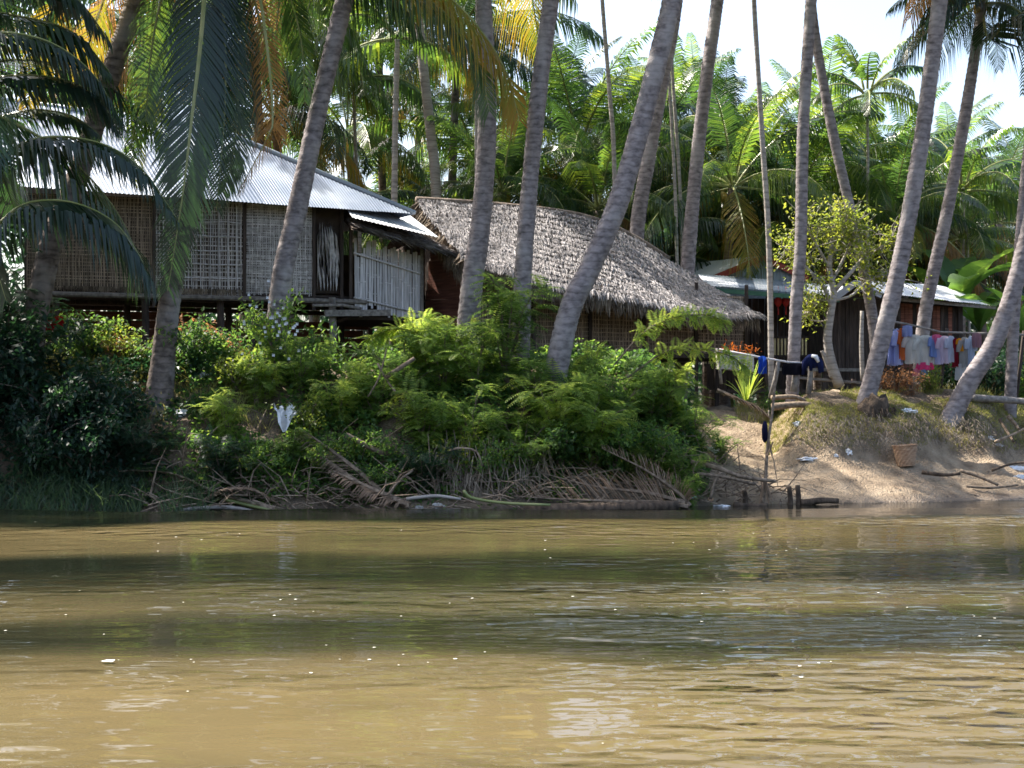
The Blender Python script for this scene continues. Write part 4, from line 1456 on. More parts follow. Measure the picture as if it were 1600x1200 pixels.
def shirt(px, wpx, top, bot, yaw, seed, sleeves=True, Y=WY, flare=.1, coll=True):
    """a garment hung by its shoulders: two cloth layers with folds and sleeves"""
    r_ = random.Random(seed)
    c = W(px, top, Y)
    w = wpx / F * Y / max(.3, math.cos(yaw))
    h = (bot - top) / F * Y
    ax = Vector((math.cos(yaw), math.sin(yaw), 0))
    ay = Vector((-ax.y, ax.x, 0))
    mb = MB()
    ph = r_.uniform(0, 6)
    nu, nv = 16, 12
    for side in (-1, 1):
        k0 = len(mb.v)
        for j in range(nv + 1):
            v = j / nv
            for i in range(nu + 1):
                u = i / nu * 2 - 1
                ww = w / 2 * (1 - .12 * math.exp(-((v - .12) / .12) ** 2) + flare * v)
                zz = -h * v - (.09 * h * abs(u) ** 1.5 * (1 - v)) + (.02 * h * math.sin(u * 5 + ph) * v)
                if j == 0 and coll and abs(u) < .28:
                    zz -= .06 * h * (1 - abs(u) / .28) * (1 if side < 0 else .3)
                d = .035 * side * (1 - u * u) * (.5 + v) + .03 * math.sin(u * 7 + ph) * v + .015 * math.sin(u * 15 + ph * 2 + v * 3) * v
                mb.v.append(c + ax * (u * ww) + ay * d + UP * zz)
        for j in range(nv):
            for i in range(nu):
                a = k0 + j * (nu + 1) + i
                mb.face(a, a + 1, a + nu + 2, a + nu + 1)
    if sleeves:
        for sd in (-1, 1):
            s0 = c + ax * (sd * w * .47) - UP * h * .13
            s1 = s0 + ax * (sd * w * .22) - UP * h * r_.uniform(.22, .3)
            s2 = s1 + ax * (sd * w * .03) - UP * h * .1
            mb.tube([s0, lerp(s0, s1, .5) + UP * .01, s1, s2], [h * .09, h * .095, h * .085, h * .08], 9, cap=False)
    return mb


CL = [
    ('pale_blue', (.42, .48, .80), 'pale blue shirt hanging at the left end of the washing', 'shirt', 1394, 20, 512, 571, .9, 1),
    ('lavender', (.50, .55, .85), 'lavender blue blouse right behind the pale blue shirt', 'blouse', 1403, 16, 512, 569, 1.0, 1),
    ('orange', (.75, .20, .06), 'orange shirt hanging left of the two large white shirts', 'shirt', 1409, 14, 512, 562, .9, 1),
    ('light_blue_towel', (.42, .48, .78), 'small lavender cloth folded over the pole above the orange shirt', 'cloth', 1418, 17, 508, 526, .1, 0),
    ('white', (.78, .77, .74), 'left large white shirt in the middle of the washing', 'shirt', 1428, 26, 522, 568, .15, 1),
    ('white_b', (.80, .80, .78), 'right large white shirt in the middle of the washing', 'shirt', 1446, 26, 523, 570, .1, 1),
    ('blue', (.30, .42, .78), 'blue shirt just right of the large white shirts', 'shirt', 1458, 12, 524, 558, .8, 1),
    ('pink', (.85, .20, .38), 'pink top hanging right of the blue shirt', 'top', 1464, 13, 522, 542, .5, 1),
    ('pale_lilac', (.62, .62, .86), 'lilac shirt below and right of the pink top', 'shirt', 1467, 12, 534, 569, .5, 0),
    ('pinkish', (.80, .70, .84), 'pinkish white blouse left of the dark red cloth', 'blouse', 1476, 18, 524, 568, .3, 1),
    ('bluewhite', (.70, .76, .90), 'bluish white shirt touching the dark red cloth', 'shirt', 1486, 13, 524, 566, .5, 1),
    ('dark_red', (.30, .02, .04), 'dark red cloth hanging between the white and yellow pieces', 'cloth', 1493, 10, 528, 573, .2, 0),
    ('yellow', (.85, .38, .03), 'orange yellow top beside the dark red cloth', 'top', 1500, 9, 528, 549, .5, 1),
    ('grey', (.50, .50, .50), 'long grey shirt with a pale hem near the right end', 'shirt', 1507, 15, 526, 574, .3, 1),
    ('grey_white', (.66, .68, .70), 'pleated off white skirt hanging lowest of the washing', 'skirt', 1503, 22, 568, 594, .1, 0),
    ('sky', (.62, .70, .86), 'pale blue shirt beside the leaning grey trunk', 'shirt', 1517, 11, 524, 572, .5, 1),
    ('mauve', (.40, .25, .30), 'mauve cloth at the right end of the washing', 'cloth', 1526, 17, 520, 543, .1, 0),
    ('hot_pink', (.90, .10, .30), 'bright pink cloth hanging low under the large white shirts', 'cloth', 1445, 28, 566, 578, .1, 0),
    ('soft_pink', (.75, .30, .38), 'soft pink rag on the brush below the bright pink cloth', 'cloth', 1432, 12, 576, 587, .2, 0),
    ('rag_blue', (.30, .45, .70), 'small blue rag on the brush below the bright pink cloth', 'cloth', 1444, 10, 577, 586, .2, 0),
]
for i, (nm, c, lab, cat, px, w, tp, bt, yaw, slv) in enumerate(CL):
    mb = shirt(px, w, tp, bt, yaw, i, bool(slv), WY + (0.0 if slv else -.03) + .012 * (i % 3), flare=.12 if slv else .04, coll=bool(slv))
    low = i in (14, 17, 18, 19)
    o = mb.build('skirt' if cat == 'skirt' else cat, leaf_like('cloth_' + nm, tuple(q * .75 for q in c), c), smooth=True)
    tag(o, lab, cat, 'washing hung out on the long pole')
mb = MB()
for px in (1440, 1450, 1432, 1444):
    mb.tube([W(px, 640, WY + .05), W(px + 3, 575, WY)], .012, 5)
tag(mb.build('twiggy_stem', M['twig']), 'bare brush stems under the middle of the washing holding rags', 'brush')

# second drying pole with black cloth
DY = 26.6
dp = thing('drying_pole', 'sloping pale pole on rough posts left of the upright palm', 'pole', W(1230, 640, DY))
mb = MB()
mb.tube([W(1124, 546, DY), W(1180, 557, DY), W(1232, 566, DY), W(1285, 569, DY)], .02, 7)
mb.build('pole', M['bamboo'], dp, smooth=True)
for a, b_, w in (((1204, 622), (1217, 562), .05), ((1263, 616), (1267, 560), .055), ((1127, 600), (1120, 544), .03), ((1240, 612), (1243, 572), .07)):
    mb = MB()
    mb.tube([W(a[0], a[1], DY + .03), W((a[0] + b_[0]) / 2 + 1, (a[1] + b_[1]) / 2, DY + .03), W(b_[0], b_[1], DY + .03)], [w, w * .9, w * .8], 7)
    mb.build('post', M['wood_grey'], dp, smooth=True)
for nm, c, lab, px, w, tp, bt in (('black', (.012, .012, .02), 'black cloth folded wide over the sloping drying pole', 1241, 40, 567, 586), ('royal', (.03, .10, .50), 'bright blue cloth hanging on the sloping drying pole', 1191, 14, 556, 584)):
    mb = shirt(px, w, tp, bt, .05, 77, False, DY - .03, 0, False)
    tag(mb.build('cloth', leaf_like('cloth_' + nm, tuple(q * .7 for q in c), c), smooth=True), lab, 'cloth')
mb = MB()
c = W(1269, 566, DY - .04)
for k in range(9):
    an = k / 9 * PI
    p0 = c + Vector((math.cos(an) * .1, 0, math.sin(an) * .12 + .02))
    mb.tube([p0, p0 * 1 + Vector((math.cos(an) * .06, -.03, -.05)), p0 + Vector((math.cos(an) * .09, -.02, -.2 - .05 * (k % 3)))], [.035, .05, .03], 7)
tag(mb.build('cloth_bundle', leaf_like('cloth_navy', (.015, .02, .08), (.05, .07, .22)), smooth=True), 'navy and white cloth bundled on top of the post', 'cloth')
mb = MB()
mb.tube([c + Vector((-.03, -.08, .12)), c + Vector((.05, -.09, .1)), c + Vector((.1, -.08, .0))], [.03, .045, .03], 7)
tag(mb.build('cloth', M['plastic'], smooth=True), 'small white cloth tucked on the navy bundle', 'cloth')
# trough like grey tank under the orange leaves
mb = MB()
p = W(1148, 566, 28)
mb.box(p, Vector((.34, 0, -.03)), Vector((0, .25, 0)), UP * .16)
mb.box(p + UP * .17 + Vector((.0, 0, .0)), Vector((.36, 0, -.03)), Vector((0, .27, 0)), UP * .012)
tag(mb.build('water_trough', M['stone']), 'low grey trough behind the spiky green plant', 'trough')

# ------------------------------------------------------------------ log seats, timbers and posts on the right bank
def log(name, label, pts, r, mat='log', cat='log', sides=8, group=None):
    mb = MB()
    P = crv([W(*q) for q in pts], 10)
    mb.tube(P, [r * (1 + .12 * noise.noise(p * 4)) * (1 - .25 * i / 10) for i, p in enumerate(P)], sides)
    return tag(mb.build(name, M[mat], smooth=True), label, cat, group)


log('log', 'thick short log lying at the top of the sandy path', [(1206, 636, 26), (1250, 632, 26), (1290, 637, 26)], .07, 'log')
log('log', 'thin branch resting above the short thick log', [(1205, 622, 26.2), (1240, 620, 26.2), (1262, 628, 26.2)], .05)
log('log', 'long pale beam lying across the grass at the foot of the leaning right trunk', [(1515, 622, 26.8), (1560, 624, 26.8), (1610, 628, 26.8)], .08, 'wood_grey')
bn = thing('bench', 'low plank bench in the grass before the board wall', 'bench', W(1300, 600, 28.5))
mb = MB()
mb.beam(W(1243, 590, 28.5), W(1342, 598, 28.5), .3, .05)
mb.build('seat', M['wood_grey'], bn)
for px in (1250, 1334):
    mb = MB()
    mb.beam(W(px, 592, 28.5), W(px, 615, 28.5), .08, .08)
    mb.build('leg', M['wood_dark'], bn)
log('pole', 'thin pale pole standing beside the small crooked tree', [(1348, 595, 28.6), (1346, 540, 28.6), (1347, 486, 28.6)], .05, 'bark_pale', 'pole')
# stake in the water
st = thing('stake', 'tall thin crooked stake standing at the water edge with a dark rag', 'stake', W(1192, 792, 23.1))
mb = MB()
P = crv([W(1190, 800, 23.05), W(1196, 745, 23.05), W(1199, 700, 23.05), W(1207, 640, 23.1), W(1214, 570, 23.1)], 14)
mb.tube(P, [.035 - .0012 * i for i in range(15)], 7)
mb.build('shaft', M['log'], st, smooth=True)
for a, b_ in (((1199, 712), (1208, 690)), ((1196, 750), (1206, 782)), ((1194, 752), (1186, 790)), ((1195, 748), (1201, 788)), ((1201, 690), (1207, 712))):
    mb = MB()
    mb.tube([W(a[0], a[1], 23), W(b_[0], b_[1], 22.98)], [.02, .01], 5)
    mb.build('side_stick', M['dry'], st)
mb = MB()
c = W(1195, 660, 23.05)
mb.tube([c + UP * .02, c - UP * .05, c - UP * .15, c - UP * .27, c - UP * .33], [.02, .045, .05, .045, .015], 8)
mb.build('rag', leaf_like('dark_rag', (.01, .01, .03), (.03, .03, .09)), st, smooth=True)
for i, (px, tp, lab) in enumerate(((1234, 760, 'left one of two short rotten stumps standing in the shallows'), (1247, 758, 'right one of two short rotten stumps standing in the shallows'), (1164, 766, 'short dark stump in the water left of the tall thin stake'))):
    log('stump', lab, [(px, 795, 23.0), (px + 1, 780, 23.0), (px - 1, tp, 23.0)], .05, 'root', 'stump')
log('log', 'dark log half sunk along the beach edge right of the stumps', [(1252, 786, 22.95), (1285, 782, 22.95), (1310, 783, 22.95)], .06, 'root')
log('log', 'dark piece of wood lying low in the water below the stake', [(1146, 789, 22.7), (1175, 791, 22.7), (1200, 790, 22.7)], .05, 'root')
log('branch', 'pale branch reaching from the bushes toward the tall stake', [(1080, 722, 22.9), (1118, 730, 22.8), (1160, 745, 22.8), (1212, 752, 22.8)], .04)
log('branch', 'second pale branch just below the one reaching to the stake', [(1090, 740, 22.6), (1130, 745, 22.6), (1180, 757, 22.6)], .03)
log('branch', 'short forked root standing on the mud left of the stake', [(1110, 780, 22.6), (1116, 755, 22.6), (1126, 738, 22.6)], .025)
# basket
bk_ = thing('basket', 'open brown wicker basket standing on the sand below the grass mound', 'basket', Vector((0, 0, 0)))
bp_ = W(1416, 716, 25.02)
bp_.z = ground_z(bp_.x, bp_.y) - .01
bk_.location = bp_
bk_['_o'] = tuple(bp_)
bk_.rotation_euler = (0, R(-4), 0)
bm_ = MB()
k0 = 0
NS = 28
for lay in (0, 1):
    for j in range(9):
        v = j / 8
        r_ = (.15 + .065 * v) * (1 if lay == 0 else .93)
        for s in range(NS):
            an = 2 * PI * s / NS
            rr_ = r_ * (1 + (.02 if (s + j) % 2 else -.02))
            bm_.v.append(bp_ + Vector((math.cos(an) * rr_, math.sin(an) * rr_, .02 + .36 * v)))
for lay in (0, 1):
    for j in range(8):
        for s in range(NS):
            a = lay * 9 * NS + j * NS + s
            b2_ = lay * 9 * NS + j * NS + (s + 1) % NS
            bm_.face(a, b2_, b2_ + NS, a + NS)
bm_.face(*range(NS))
bm_.build('wicker_body', M['wicker'], bk_)
mb = MB()
mb.tube([bp_ + Vector((math.cos(a * PI / 14) * .215, math.sin(a * PI / 14) * .215, .385)) for a in range(29)], .012, 6, cap=False)
mb.build('rim', M['wicker'], bk_, smooth=True)

# ------------------------------------------------------------------ plants
def rv(r_, a=1.0):
    return Vector((r_.uniform(-a, a), r_.uniform(-a, a), r_.uniform(-a, a)))


def compound_leaf(mb, p, d, L, r_, pairs=13, w=.22, pw=.021):
    """feathery leaf: paired narrow leaflets along a bending rib"""
    d = d.normalized()
    S = d.cross(UP)
    if S.length < .1:
        S = Vector((1, 0, 0))
    S.normalize()
    prev = p.copy()
    for i in range(1, pairs + 1):
        t = i / pairs
        q = prev + d * (L / pairs)
        d = (d - UP * .09).normalized()
        l = w * L * 1.5 * math.sin(PI * (.18 + .75 * t)) * r_.uniform(.85, 1.1)
        T = (q - prev).normalized()
        for sd in (-1, 1):
            e = (S * sd + T * .35 - UP * .18 + rv(r_, .08)).normalized()
            k = len(mb.v)
            mb.v += [prev, prev + e * l * .5 - T * pw * .5, prev + e * l, prev + e * l * .5 + T * pw * .5]
            mb.face(k, k + 1, k + 2, k + 3)
        prev = q


def simple_leaf(mb, p, d, L, r_, wf=.55):
    d = d.normalized()
    S = d.cross(UP + rv(r_, .5)).normalized()
    nn = S.cross(d).normalized()
    k = len(mb.v)
    mb.v += [p, p + d * L * .45 - S * L * wf * .5 + nn * L * .06, p + d * L - nn * L * .12, p + d * L * .45 + S * L * wf * .5 + nn * L * .06, p + d * L * .4 - nn * L * .03]
    mb.face(k, k + 1, k + 4)
    mb.face(k + 1, k + 2, k + 4)
    mb.face(k + 2, k + 3, k + 4)
    mb.face(k + 3, k, k + 4)


def bush_meshes(seed, kindn, H=1.6, Rr=1.0, stems=9, dens=1.0, lsize=1.0):
    r_ = random.Random(seed)
    sm_, lf = MB(), MB()
    for s in range(stems):
        az = s * 2.4 + r_.uniform(-.4, .4)
        out = Rr * r_.uniform(.25, 1.0)
        h = H * r_.uniform(.6, 1.0) * (1.1 - .35 * out / Rr)
        tip = Vector((math.cos(az) * out, math.sin(az) * out, h))
        c = crv([(0, 0, -.1), (tip.x * .25, tip.y * .25, h * .5), (tip.x * .65, tip.y * .65, h * .88), tip + Vector((tip.x * .15, tip.y * .15, -.02))], 12)
        c = [p + rv(r_, .025) for p in c]
        sm_.tube(c, [.02 - .0013 * i for i in range(13)], 5, cap=False)
        for i in range(2, 13):
            n = int((2.4 if kindn == 'feather' else 11) * dens + r_.random())
            for _ in range(n):
                p = c[i] + rv(r_, .05 if kindn == 'feather' else .16)
                d = Vector((math.cos(az), math.sin(az), 0)) * .4 + rv(r_) + UP * r_.uniform(-.2, .5)
                if kindn == 'feather':
                    d.z = d.z * .35 + .25
                    compound_leaf(lf, p, d, r_.uniform(.28, .55) * lsize, r_)
                else:
                    simple_leaf(lf, p, d + UP * -.3, r_.uniform(.06, .13) * lsize, r_)
    return sm_, lf


def variants(kindn, mat, ids, **kw):
    out = []
    for i in ids:
        a, b_ = bush_meshes(i, kindn, **kw)
        out.append((a.mesh('stems', M['twig']), b_.mesh('foliage', M[mat])))
    return out


FE = variants('feather', 'shrub', (11, 12, 13, 14, 15), dens=1.15)
FT = variants('feather', 'shrub', (21, 22), H=2.0, Rr=.55, stems=8, dens=1.1)
BR = variants('broad', 'vine', (31, 32, 33, 34), H=1.2, Rr=.9, stems=11, dens=1.3)
BD = variants('broad', 'vine_dark', (41, 42, 43), H=1.5, Rr=1.1, stems=13, dens=1.4, lsize=1.2)
BY = variants('broad', 'tree', (51, 52), H=.9, Rr=.6, stems=9, dens=1.0, lsize=.8)
RU = variants('broad', 'rust_leaf', (61, 62), H=.8, Rr=.5, stems=9, dens=.5, lsize=.7)
DF = variants('feather', 'vine_dark', (71, 72), H=1.3, Rr=1.0, stems=10, dens=1.1)


def plant(var, px, Y, scale, label, name='feathery_shrub', cat='shrub', rz=None, tilt=(0, 0), dz=-.05, group='shrubs crowding the river bank', sz=1.0):
    x = (px - 800) / F * Y
    loc = Vector((x, Y, ground_z(x, Y) + dz))
    root = thing(name, label, cat, loc, group)
    rz = random.Random(int(px * 7 + Y * 100)).uniform(0, 6.28) if rz is None else rz
    if var in FE:
        scale *= .9
    for me, nm in zip(var, ('stems', 'foliage')):
        o = bpy.data.objects.new(nm, me)
        COL.objects.link(o)
        o.parent = root
        o.rotation_euler = (tilt[0], tilt[1], rz)
        o.scale = (scale, scale, scale * sz)
        if nm == 'foliage':
            kind(o, 'stuff')
    return root


PL = [
    # var, px, Y, scale, label
    (FT[0], 790, 24.2, 1.22, 'tallest feathery shrub, its tip reaching up between two ringed palm trunks'),
    (FE[0], 745, 24.0, 1.02, 'feathery shrub just left below the tallest tip'),
    (FE[1], 690, 23.8, .95, 'feathery shrub spreading in front of the gable planks'),
    (FE[2], 628, 23.6, .85, 'feathery shrub with a wide flat sunlit top below the bamboo screen'),
    (FE[3], 590, 23.2, .75, 'feathery shrub at the left edge of the large green clump'),
    (FE[0], 872, 23.1, 1.12, 'feathery shrub directly in front of the leaning palm, hiding its foot'),
    (FE[2], 925, 23.0, 1.0, 'feathery shrub pressed against the right side of the leaning palm foot'),
    (FT[1], 900, 23.3, .8, 'upright sprig standing right before the leaning trunk'),
    (FT[1], 655, 24.0, .74, 'upright leafy sprig rising before the gable planks'),
    (FT[0], 705, 24.3, .70, 'thin upright sprig touching the ringed trunk by the gable'),
    (FT[1], 862, 24.0, .72, 'upright sprig right of the straight palm foot'),
    (FT[0], 1045, 24.2, .72, 'upright sprig with reaching tips near the right end of the clump'),
    (FT[1], 560, 23.4, .58, 'upright sprig under the house floor edge right of the post'),
    (FT[0], 400, 23.0, .5, 'small upright sprig above the white rag'),
    (BY[0], 640, 22.9, .8, 'yellow green weed patch on the slope under the bamboo screen'),
    (BY[1], 720, 22.3, .8, 'yellow green weed patch low in the middle of the slope'),
    (BY[0], 1000, 22.9, .8, 'yellow green weed patch above the dead frond at the waterline'),
    (BY[1], 480, 22.6, .8, 'yellow green weed patch right of the white rag'),
    (BY[1], 370, 23.2, .9, 'yellow green weed patch between the pale litter and the flowering climber'),
    (FE[4], 845, 23.7, .95, 'feathery shrub in front of the straight palm foot'),
    (FE[1], 905, 23.4, .95, 'feathery shrub covering the foot of the leaning palm'),
    (FE[0], 960, 23.8, .95, 'feathery shrub under the woven wall right of the leaning palm'),
    (FT[1], 925, 24.3, .72, 'upright feathery shrub behind the leaning palm foot'),
    (FE[3], 1020, 24.2, .85, 'feathery shrub with long side branches before the thatched eave'),
    (FE[2], 1085, 24.3, .72, 'feathery shrub at the right end of the clump beside the sandy path'),
    (FE[4], 1128, 24.9, .48, 'small feathery shrub near the orange leaved plant'),
    (FE[0], 470, 23.6, .75, 'feathery shrub under the house post left of the bamboo screen'),
    (FE[2], 412, 23.3, .70, 'feathery shrub below the stout pale trunk'),
    (FE[3], 528, 23.0, .72, 'feathery shrub between the white rag and the broken plank'),
    (FE[1], 355, 22.2, .62, 'low feathery shrub hanging over the bank left of the white rag'),
    (FE[4], 660, 22.6, .85, 'feathery shrub on the middle of the slope below the flat topped one'),
    (FE[2], 735, 22.7, .9, 'feathery shrub in the middle of the slope below the tallest one'),
    (FE[0], 815, 22.7, .8, 'feathery shrub halfway down the slope in the centre'),
    (FE[3], 1062, 22.9, .6, 'feathery shrub low on the slope above the pale branches'),
    (FE[1], 1075, 22.4, .42, 'small feathery shrub at the waterline beside the pale branches'),
    (FE[4], 455, 21.9, .55, 'feathery shrub low on the slope under the white rag'),
    (BR[0], 880, 22.9, .9, 'dark leafy vine clump in the centre right of the slope'),
    (BR[1], 960, 23.0, .9, 'yellow spotted vine clump below the woven wall'),
    (BR[2], 1015, 23.2, .8, 'leafy vine clump with yellowing leaves above the dead frond'),
    (BR[3], 770, 22.1, .7, 'leafy vine clump just above the dead root mass'),
    (BR[1], 560, 22.2, .7, 'leafy vine clump above the reddish dead frond stalks'),
    (BR[0], 500, 22.0, .6, 'leafy vine clump under the white rag near the water'),
    (BR[2], 590, 21.7, .5, 'small leafy clump beside the yellow bent stalk'),
    (BR[3], 400, 21.6, .6, 'leafy clump low at the water left of the reddish stalks'),
    (BR[0], 300, 23.6, .95, 'bright leafy vine mound right of the mossy palm foot'),
    (BR[2], 330, 24.2, .8, 'bright leafy climber against the dark space under the house'),
    (BY[0], 180, 24.4, .9, 'sunlit yellow green shrub left of the mossy palm foot'),
    (BY[1], 215, 24.0, .8, 'second sunlit yellow green shrub touching the mossy palm'),
    (BR[3], 130, 24.2, .9, 'sunlit vine mound by the red cloth at left'),
    (BY[1], 285, 24.0, .9, 'yellow green grassy shrub between the mossy palm and the bright mound'),
    (BD[0], 20, 22.3, 1.1, 'large dark leafy shrub at the far left edge'),
    (BD[1], 95, 22.0, 1.0, 'large dark leafy shrub right of the far left one'),
    (BD[2], 165, 21.8, .9, 'dark leafy shrub above the waterside grass'),
    (BD[0], 60, 21.2, .9, 'dark leafy shrub low on the bank at left'),
    (BD[1], 140, 21.1, .8, 'dark leafy shrub low on the bank below the mossy palm'),
    (BD[2], -40, 21.6, 1.2, 'dark leafy shrub cut by the left edge of the picture'),
    (DF[0], 10, 23.3, 1.1, 'dark feathery shrub before the foot of the thick dark trunk'),
    (DF[1], 220, 21.6, .7, 'dark feathery shrub by the bare brown hollow'),
    (DF[0], 345, 21.4, .6, 'dark feathery shrub low by the fallen fronds'),
    (DF[1], 660, 21.9, .6, 'dark feathery shrub above the driftwood'),
    (RU[0], 305, 24.5, 1.15, 'reddish withered shrub in front of the left house post'),
    (RU[1], 345, 24.0, .9, 'reddish withered shrub beside the bright vine mound'),
    (RU[0], 185, 24.1, .7, 'small withered shrub among sunlit vines at left'),
    (RU[1], 1400, 27.2, .75, 'rusty dry brush under the left part of the washing'),
    (RU[0], 1424, 27.0, .7, 'rusty dry brush under the middle of the washing'),
    (RU[1], 1385, 27.5, .7, 'rusty dry brush beside the smooth grey palm foot'),
    (BY[0], 1455, 27.4, .6, 'yellow green weed clump below the right part of the washing'),
    (BD[1], 1545, 29.5, .9, 'dark green shrub behind the leaning trunk at right'),
    (BR[2], 1585, 30, 1.0, 'leafy shrub at the right edge beyond the upright trunk'),
    (BD[2], 1500, 31.5, .9, 'dark shrub behind the end of the washing'),
    (BR[1], 1215, 27.8, .5, 'small leafy shrub behind the royal blue cloth'),
]
for v, px, Y, s, lab in PL:
    nm = 'feathery_shrub' if v in FE or v in FT or v in DF else 'withered_shrub' if v in RU else 'leafy_shrub'
    plant(v, px, Y, s, lab, nm)

# white flowered climber at the stout palm
root = plant(BR[1], 436, 24.0, .95, 'leafy climber with small white flowers at the foot of the stout pale palm', 'flowering_climber', 'climber', sz=1.35)
r_ = random.Random(9)
mb = MB()
for k in range(46):
    c = W(436 + r_.gauss(0, 24), 505 + r_.gauss(0, 28), 23.4)
    for q in range(4):
        an = q * PI / 2
        mb.quad(c, c + Vector((math.cos(an) * .022, -.01, math.sin(an) * .022)), c + Vector((math.cos(an + .8) * .032, -.016, math.sin(an + .8) * .032)), c + Vector((math.cos(an + 1.4) * .02, -.01, math.sin(an + 1.4) * .02)))
o = mb.build('flowers', M['plastic'], root)
kind(o, 'stuff')
# long feathery side branch reaching right before the hut wall
root = thing('feathery_branch', 'long feathery branch arching right in front of the woven wall to the sandy path', 'branch', W(980, 560, 24.2))
mb, ms2 = MB(), MB()
for pts in ([(960, 570, 24.2), (1005, 520, 24.1), (1050, 497, 24.0), (1100, 492, 23.9), (1128, 500, 23.9)], [(980, 590, 24.1), (1040, 550, 24.0), (1090, 545, 24.0), (1140, 556, 24.0), (1165, 575, 24.0)], [(700, 560, 23.9), (650, 520, 23.8), (610, 515, 23.7), (575, 530, 23.7)]):
    c = crv([W(*q) for q in pts], 34)
    ms2 = MB()
    ms2.tube(c, [.016 - .0003 * i for i in range(35)], 5)
    ms2.build('stem', M['twig'], root)
    for i in range(6, 35):
        for _ in range(3):
            compound_leaf(mb, c[i], (c[min(i + 1, 34)] - c[i - 1]).normalized() * .6 + rv(r_) + UP * .2, r_.uniform(.22, .36), r_)
kind(mb.build('foliage', M['shrub'], root), 'stuff')

# vines and ground cover over the left bank
r_ = random.Random(4)
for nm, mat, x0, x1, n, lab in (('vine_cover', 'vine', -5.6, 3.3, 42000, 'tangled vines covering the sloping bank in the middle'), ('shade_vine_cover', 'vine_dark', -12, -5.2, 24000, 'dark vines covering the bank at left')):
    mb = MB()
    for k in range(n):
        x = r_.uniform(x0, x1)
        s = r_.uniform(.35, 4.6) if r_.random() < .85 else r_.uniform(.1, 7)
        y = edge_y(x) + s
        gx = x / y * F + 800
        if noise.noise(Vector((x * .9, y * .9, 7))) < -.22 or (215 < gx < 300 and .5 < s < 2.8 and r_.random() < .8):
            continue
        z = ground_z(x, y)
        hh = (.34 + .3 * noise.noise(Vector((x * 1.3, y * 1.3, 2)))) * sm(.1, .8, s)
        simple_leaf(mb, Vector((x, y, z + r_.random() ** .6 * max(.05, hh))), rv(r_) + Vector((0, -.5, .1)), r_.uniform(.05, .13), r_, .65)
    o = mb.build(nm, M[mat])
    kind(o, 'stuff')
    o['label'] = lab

# grass ------------------------------------------------
def blades(name, n, region, hmin, hmax, mat, lab, w=.012, seed=3, lean=.5):
    r_ = random.Random(seed)
    mb = MB()
    for k in range(n):
        x, y = region(r_)
        if x is None:
            continue
        z = ground_z(x, y)
        h = r_.uniform(hmin, hmax)
        d = Vector((r_.uniform(-lean, lean), r_.uniform(-lean, lean), 1)).normalized()
        an = r_.uniform(0, PI)
        S = Vector((math.cos(an), math.sin(an), 0))
        p = Vector((x, y, z - .01))
        bend = Vector((d.x, d.y, -.35)) * h * .45
        mb.strip([p, p + d * h * .55, p + d * h + bend], S, [w, w * .8, w * .1])
    o = mb.build(name, M[mat])
    kind(o, 'stuff')
    o['label'] = lab


def reg_reed(r_):
    x = r_.uniform(-8.6, -3.4)
    if noise.noise(Vector((x * 1.8, 1, 1))) + .25 * (-(x + 5) / 2) < -.12:
        return None, None
    return x, edge_y(x) + r_.uniform(-.12, .8)


def reg_mound(r_):
    gx = r_.uniform(1195, 1640)
    y = r_.uniform(25.0, 29.0)
    x = (gx - 800) / F * y
    s = y - edge_y(x)
    st = interp([1195, 1250, 1530, 1640], [2.7, 1.66, 1.66, 2.2], gx)
    if s < st + .25 * noise.noise(Vector((x * 1.5, y, 2))):
        return None, None
    if noise.noise(Vector((x * 1.1, y * 1.1, 12))) < -.12 - .3 * (s < st + .9) or (r_.random() < .5 and s > st + 1.5):
        return None, None
    return x, y


def reg_back(r_):
    gx = r_.uniform(1150, 1640)
    y = r_.uniform(27.5, 32)
    return (gx - 800) / F * y, y


def reg_left(r_):
    gx = r_.uniform(60, 420)
    y = r_.uniform(22.6, 25.5)
    return (gx - 800) / F * y, y


blades('waterside_grass', 3400, reg_reed, .1, .65, 'reed', 'long green grass growing at the waterline at left', .014, 3, .6)
blades('mound_grass', 85000, reg_mound, .03, .09, 'grass', 'short dry green grass covering the mound', .009, 4, .8)
blades('tall_grass', 5200, reg_back, .1, .34, 'grass', 'taller yellow grass in front of the board house', .012, 5, .5)
blades('bank_grass', 5200, reg_left, .12, .4, 'grass', 'sunlit grass among the vines at left', .012, 6, .6)
# hanging roots and soil under the cut edge of the mound
r_ = random.Random(8)
mb = MB()
for k in range(900):
    gx = r_.uniform(1235, 1600)
    y = 25.2
    x = (gx - 800) / F * y
    y = edge_y(x) + 1.78 + r_.uniform(-.12, .2)
    z = ground_z(x, y)
    p = Vector((x, y - .06, z + .25 * r_.random()))
    l = r_.uniform(.05, .2)
    mb.strip([p, p + Vector((r_.uniform(-.05, .05), -.07, -l * .5)), p + Vector((r_.uniform(-.1, .1), -.08, -l))], Vector((1, 0, 0)), [.01, .008, .002])
o = mb.build('hanging_roots', M['thatch_fringe'])
kind(o, 'stuff')
o['label'] = 'fine roots and dead grass hanging under the cut edge of the mound'
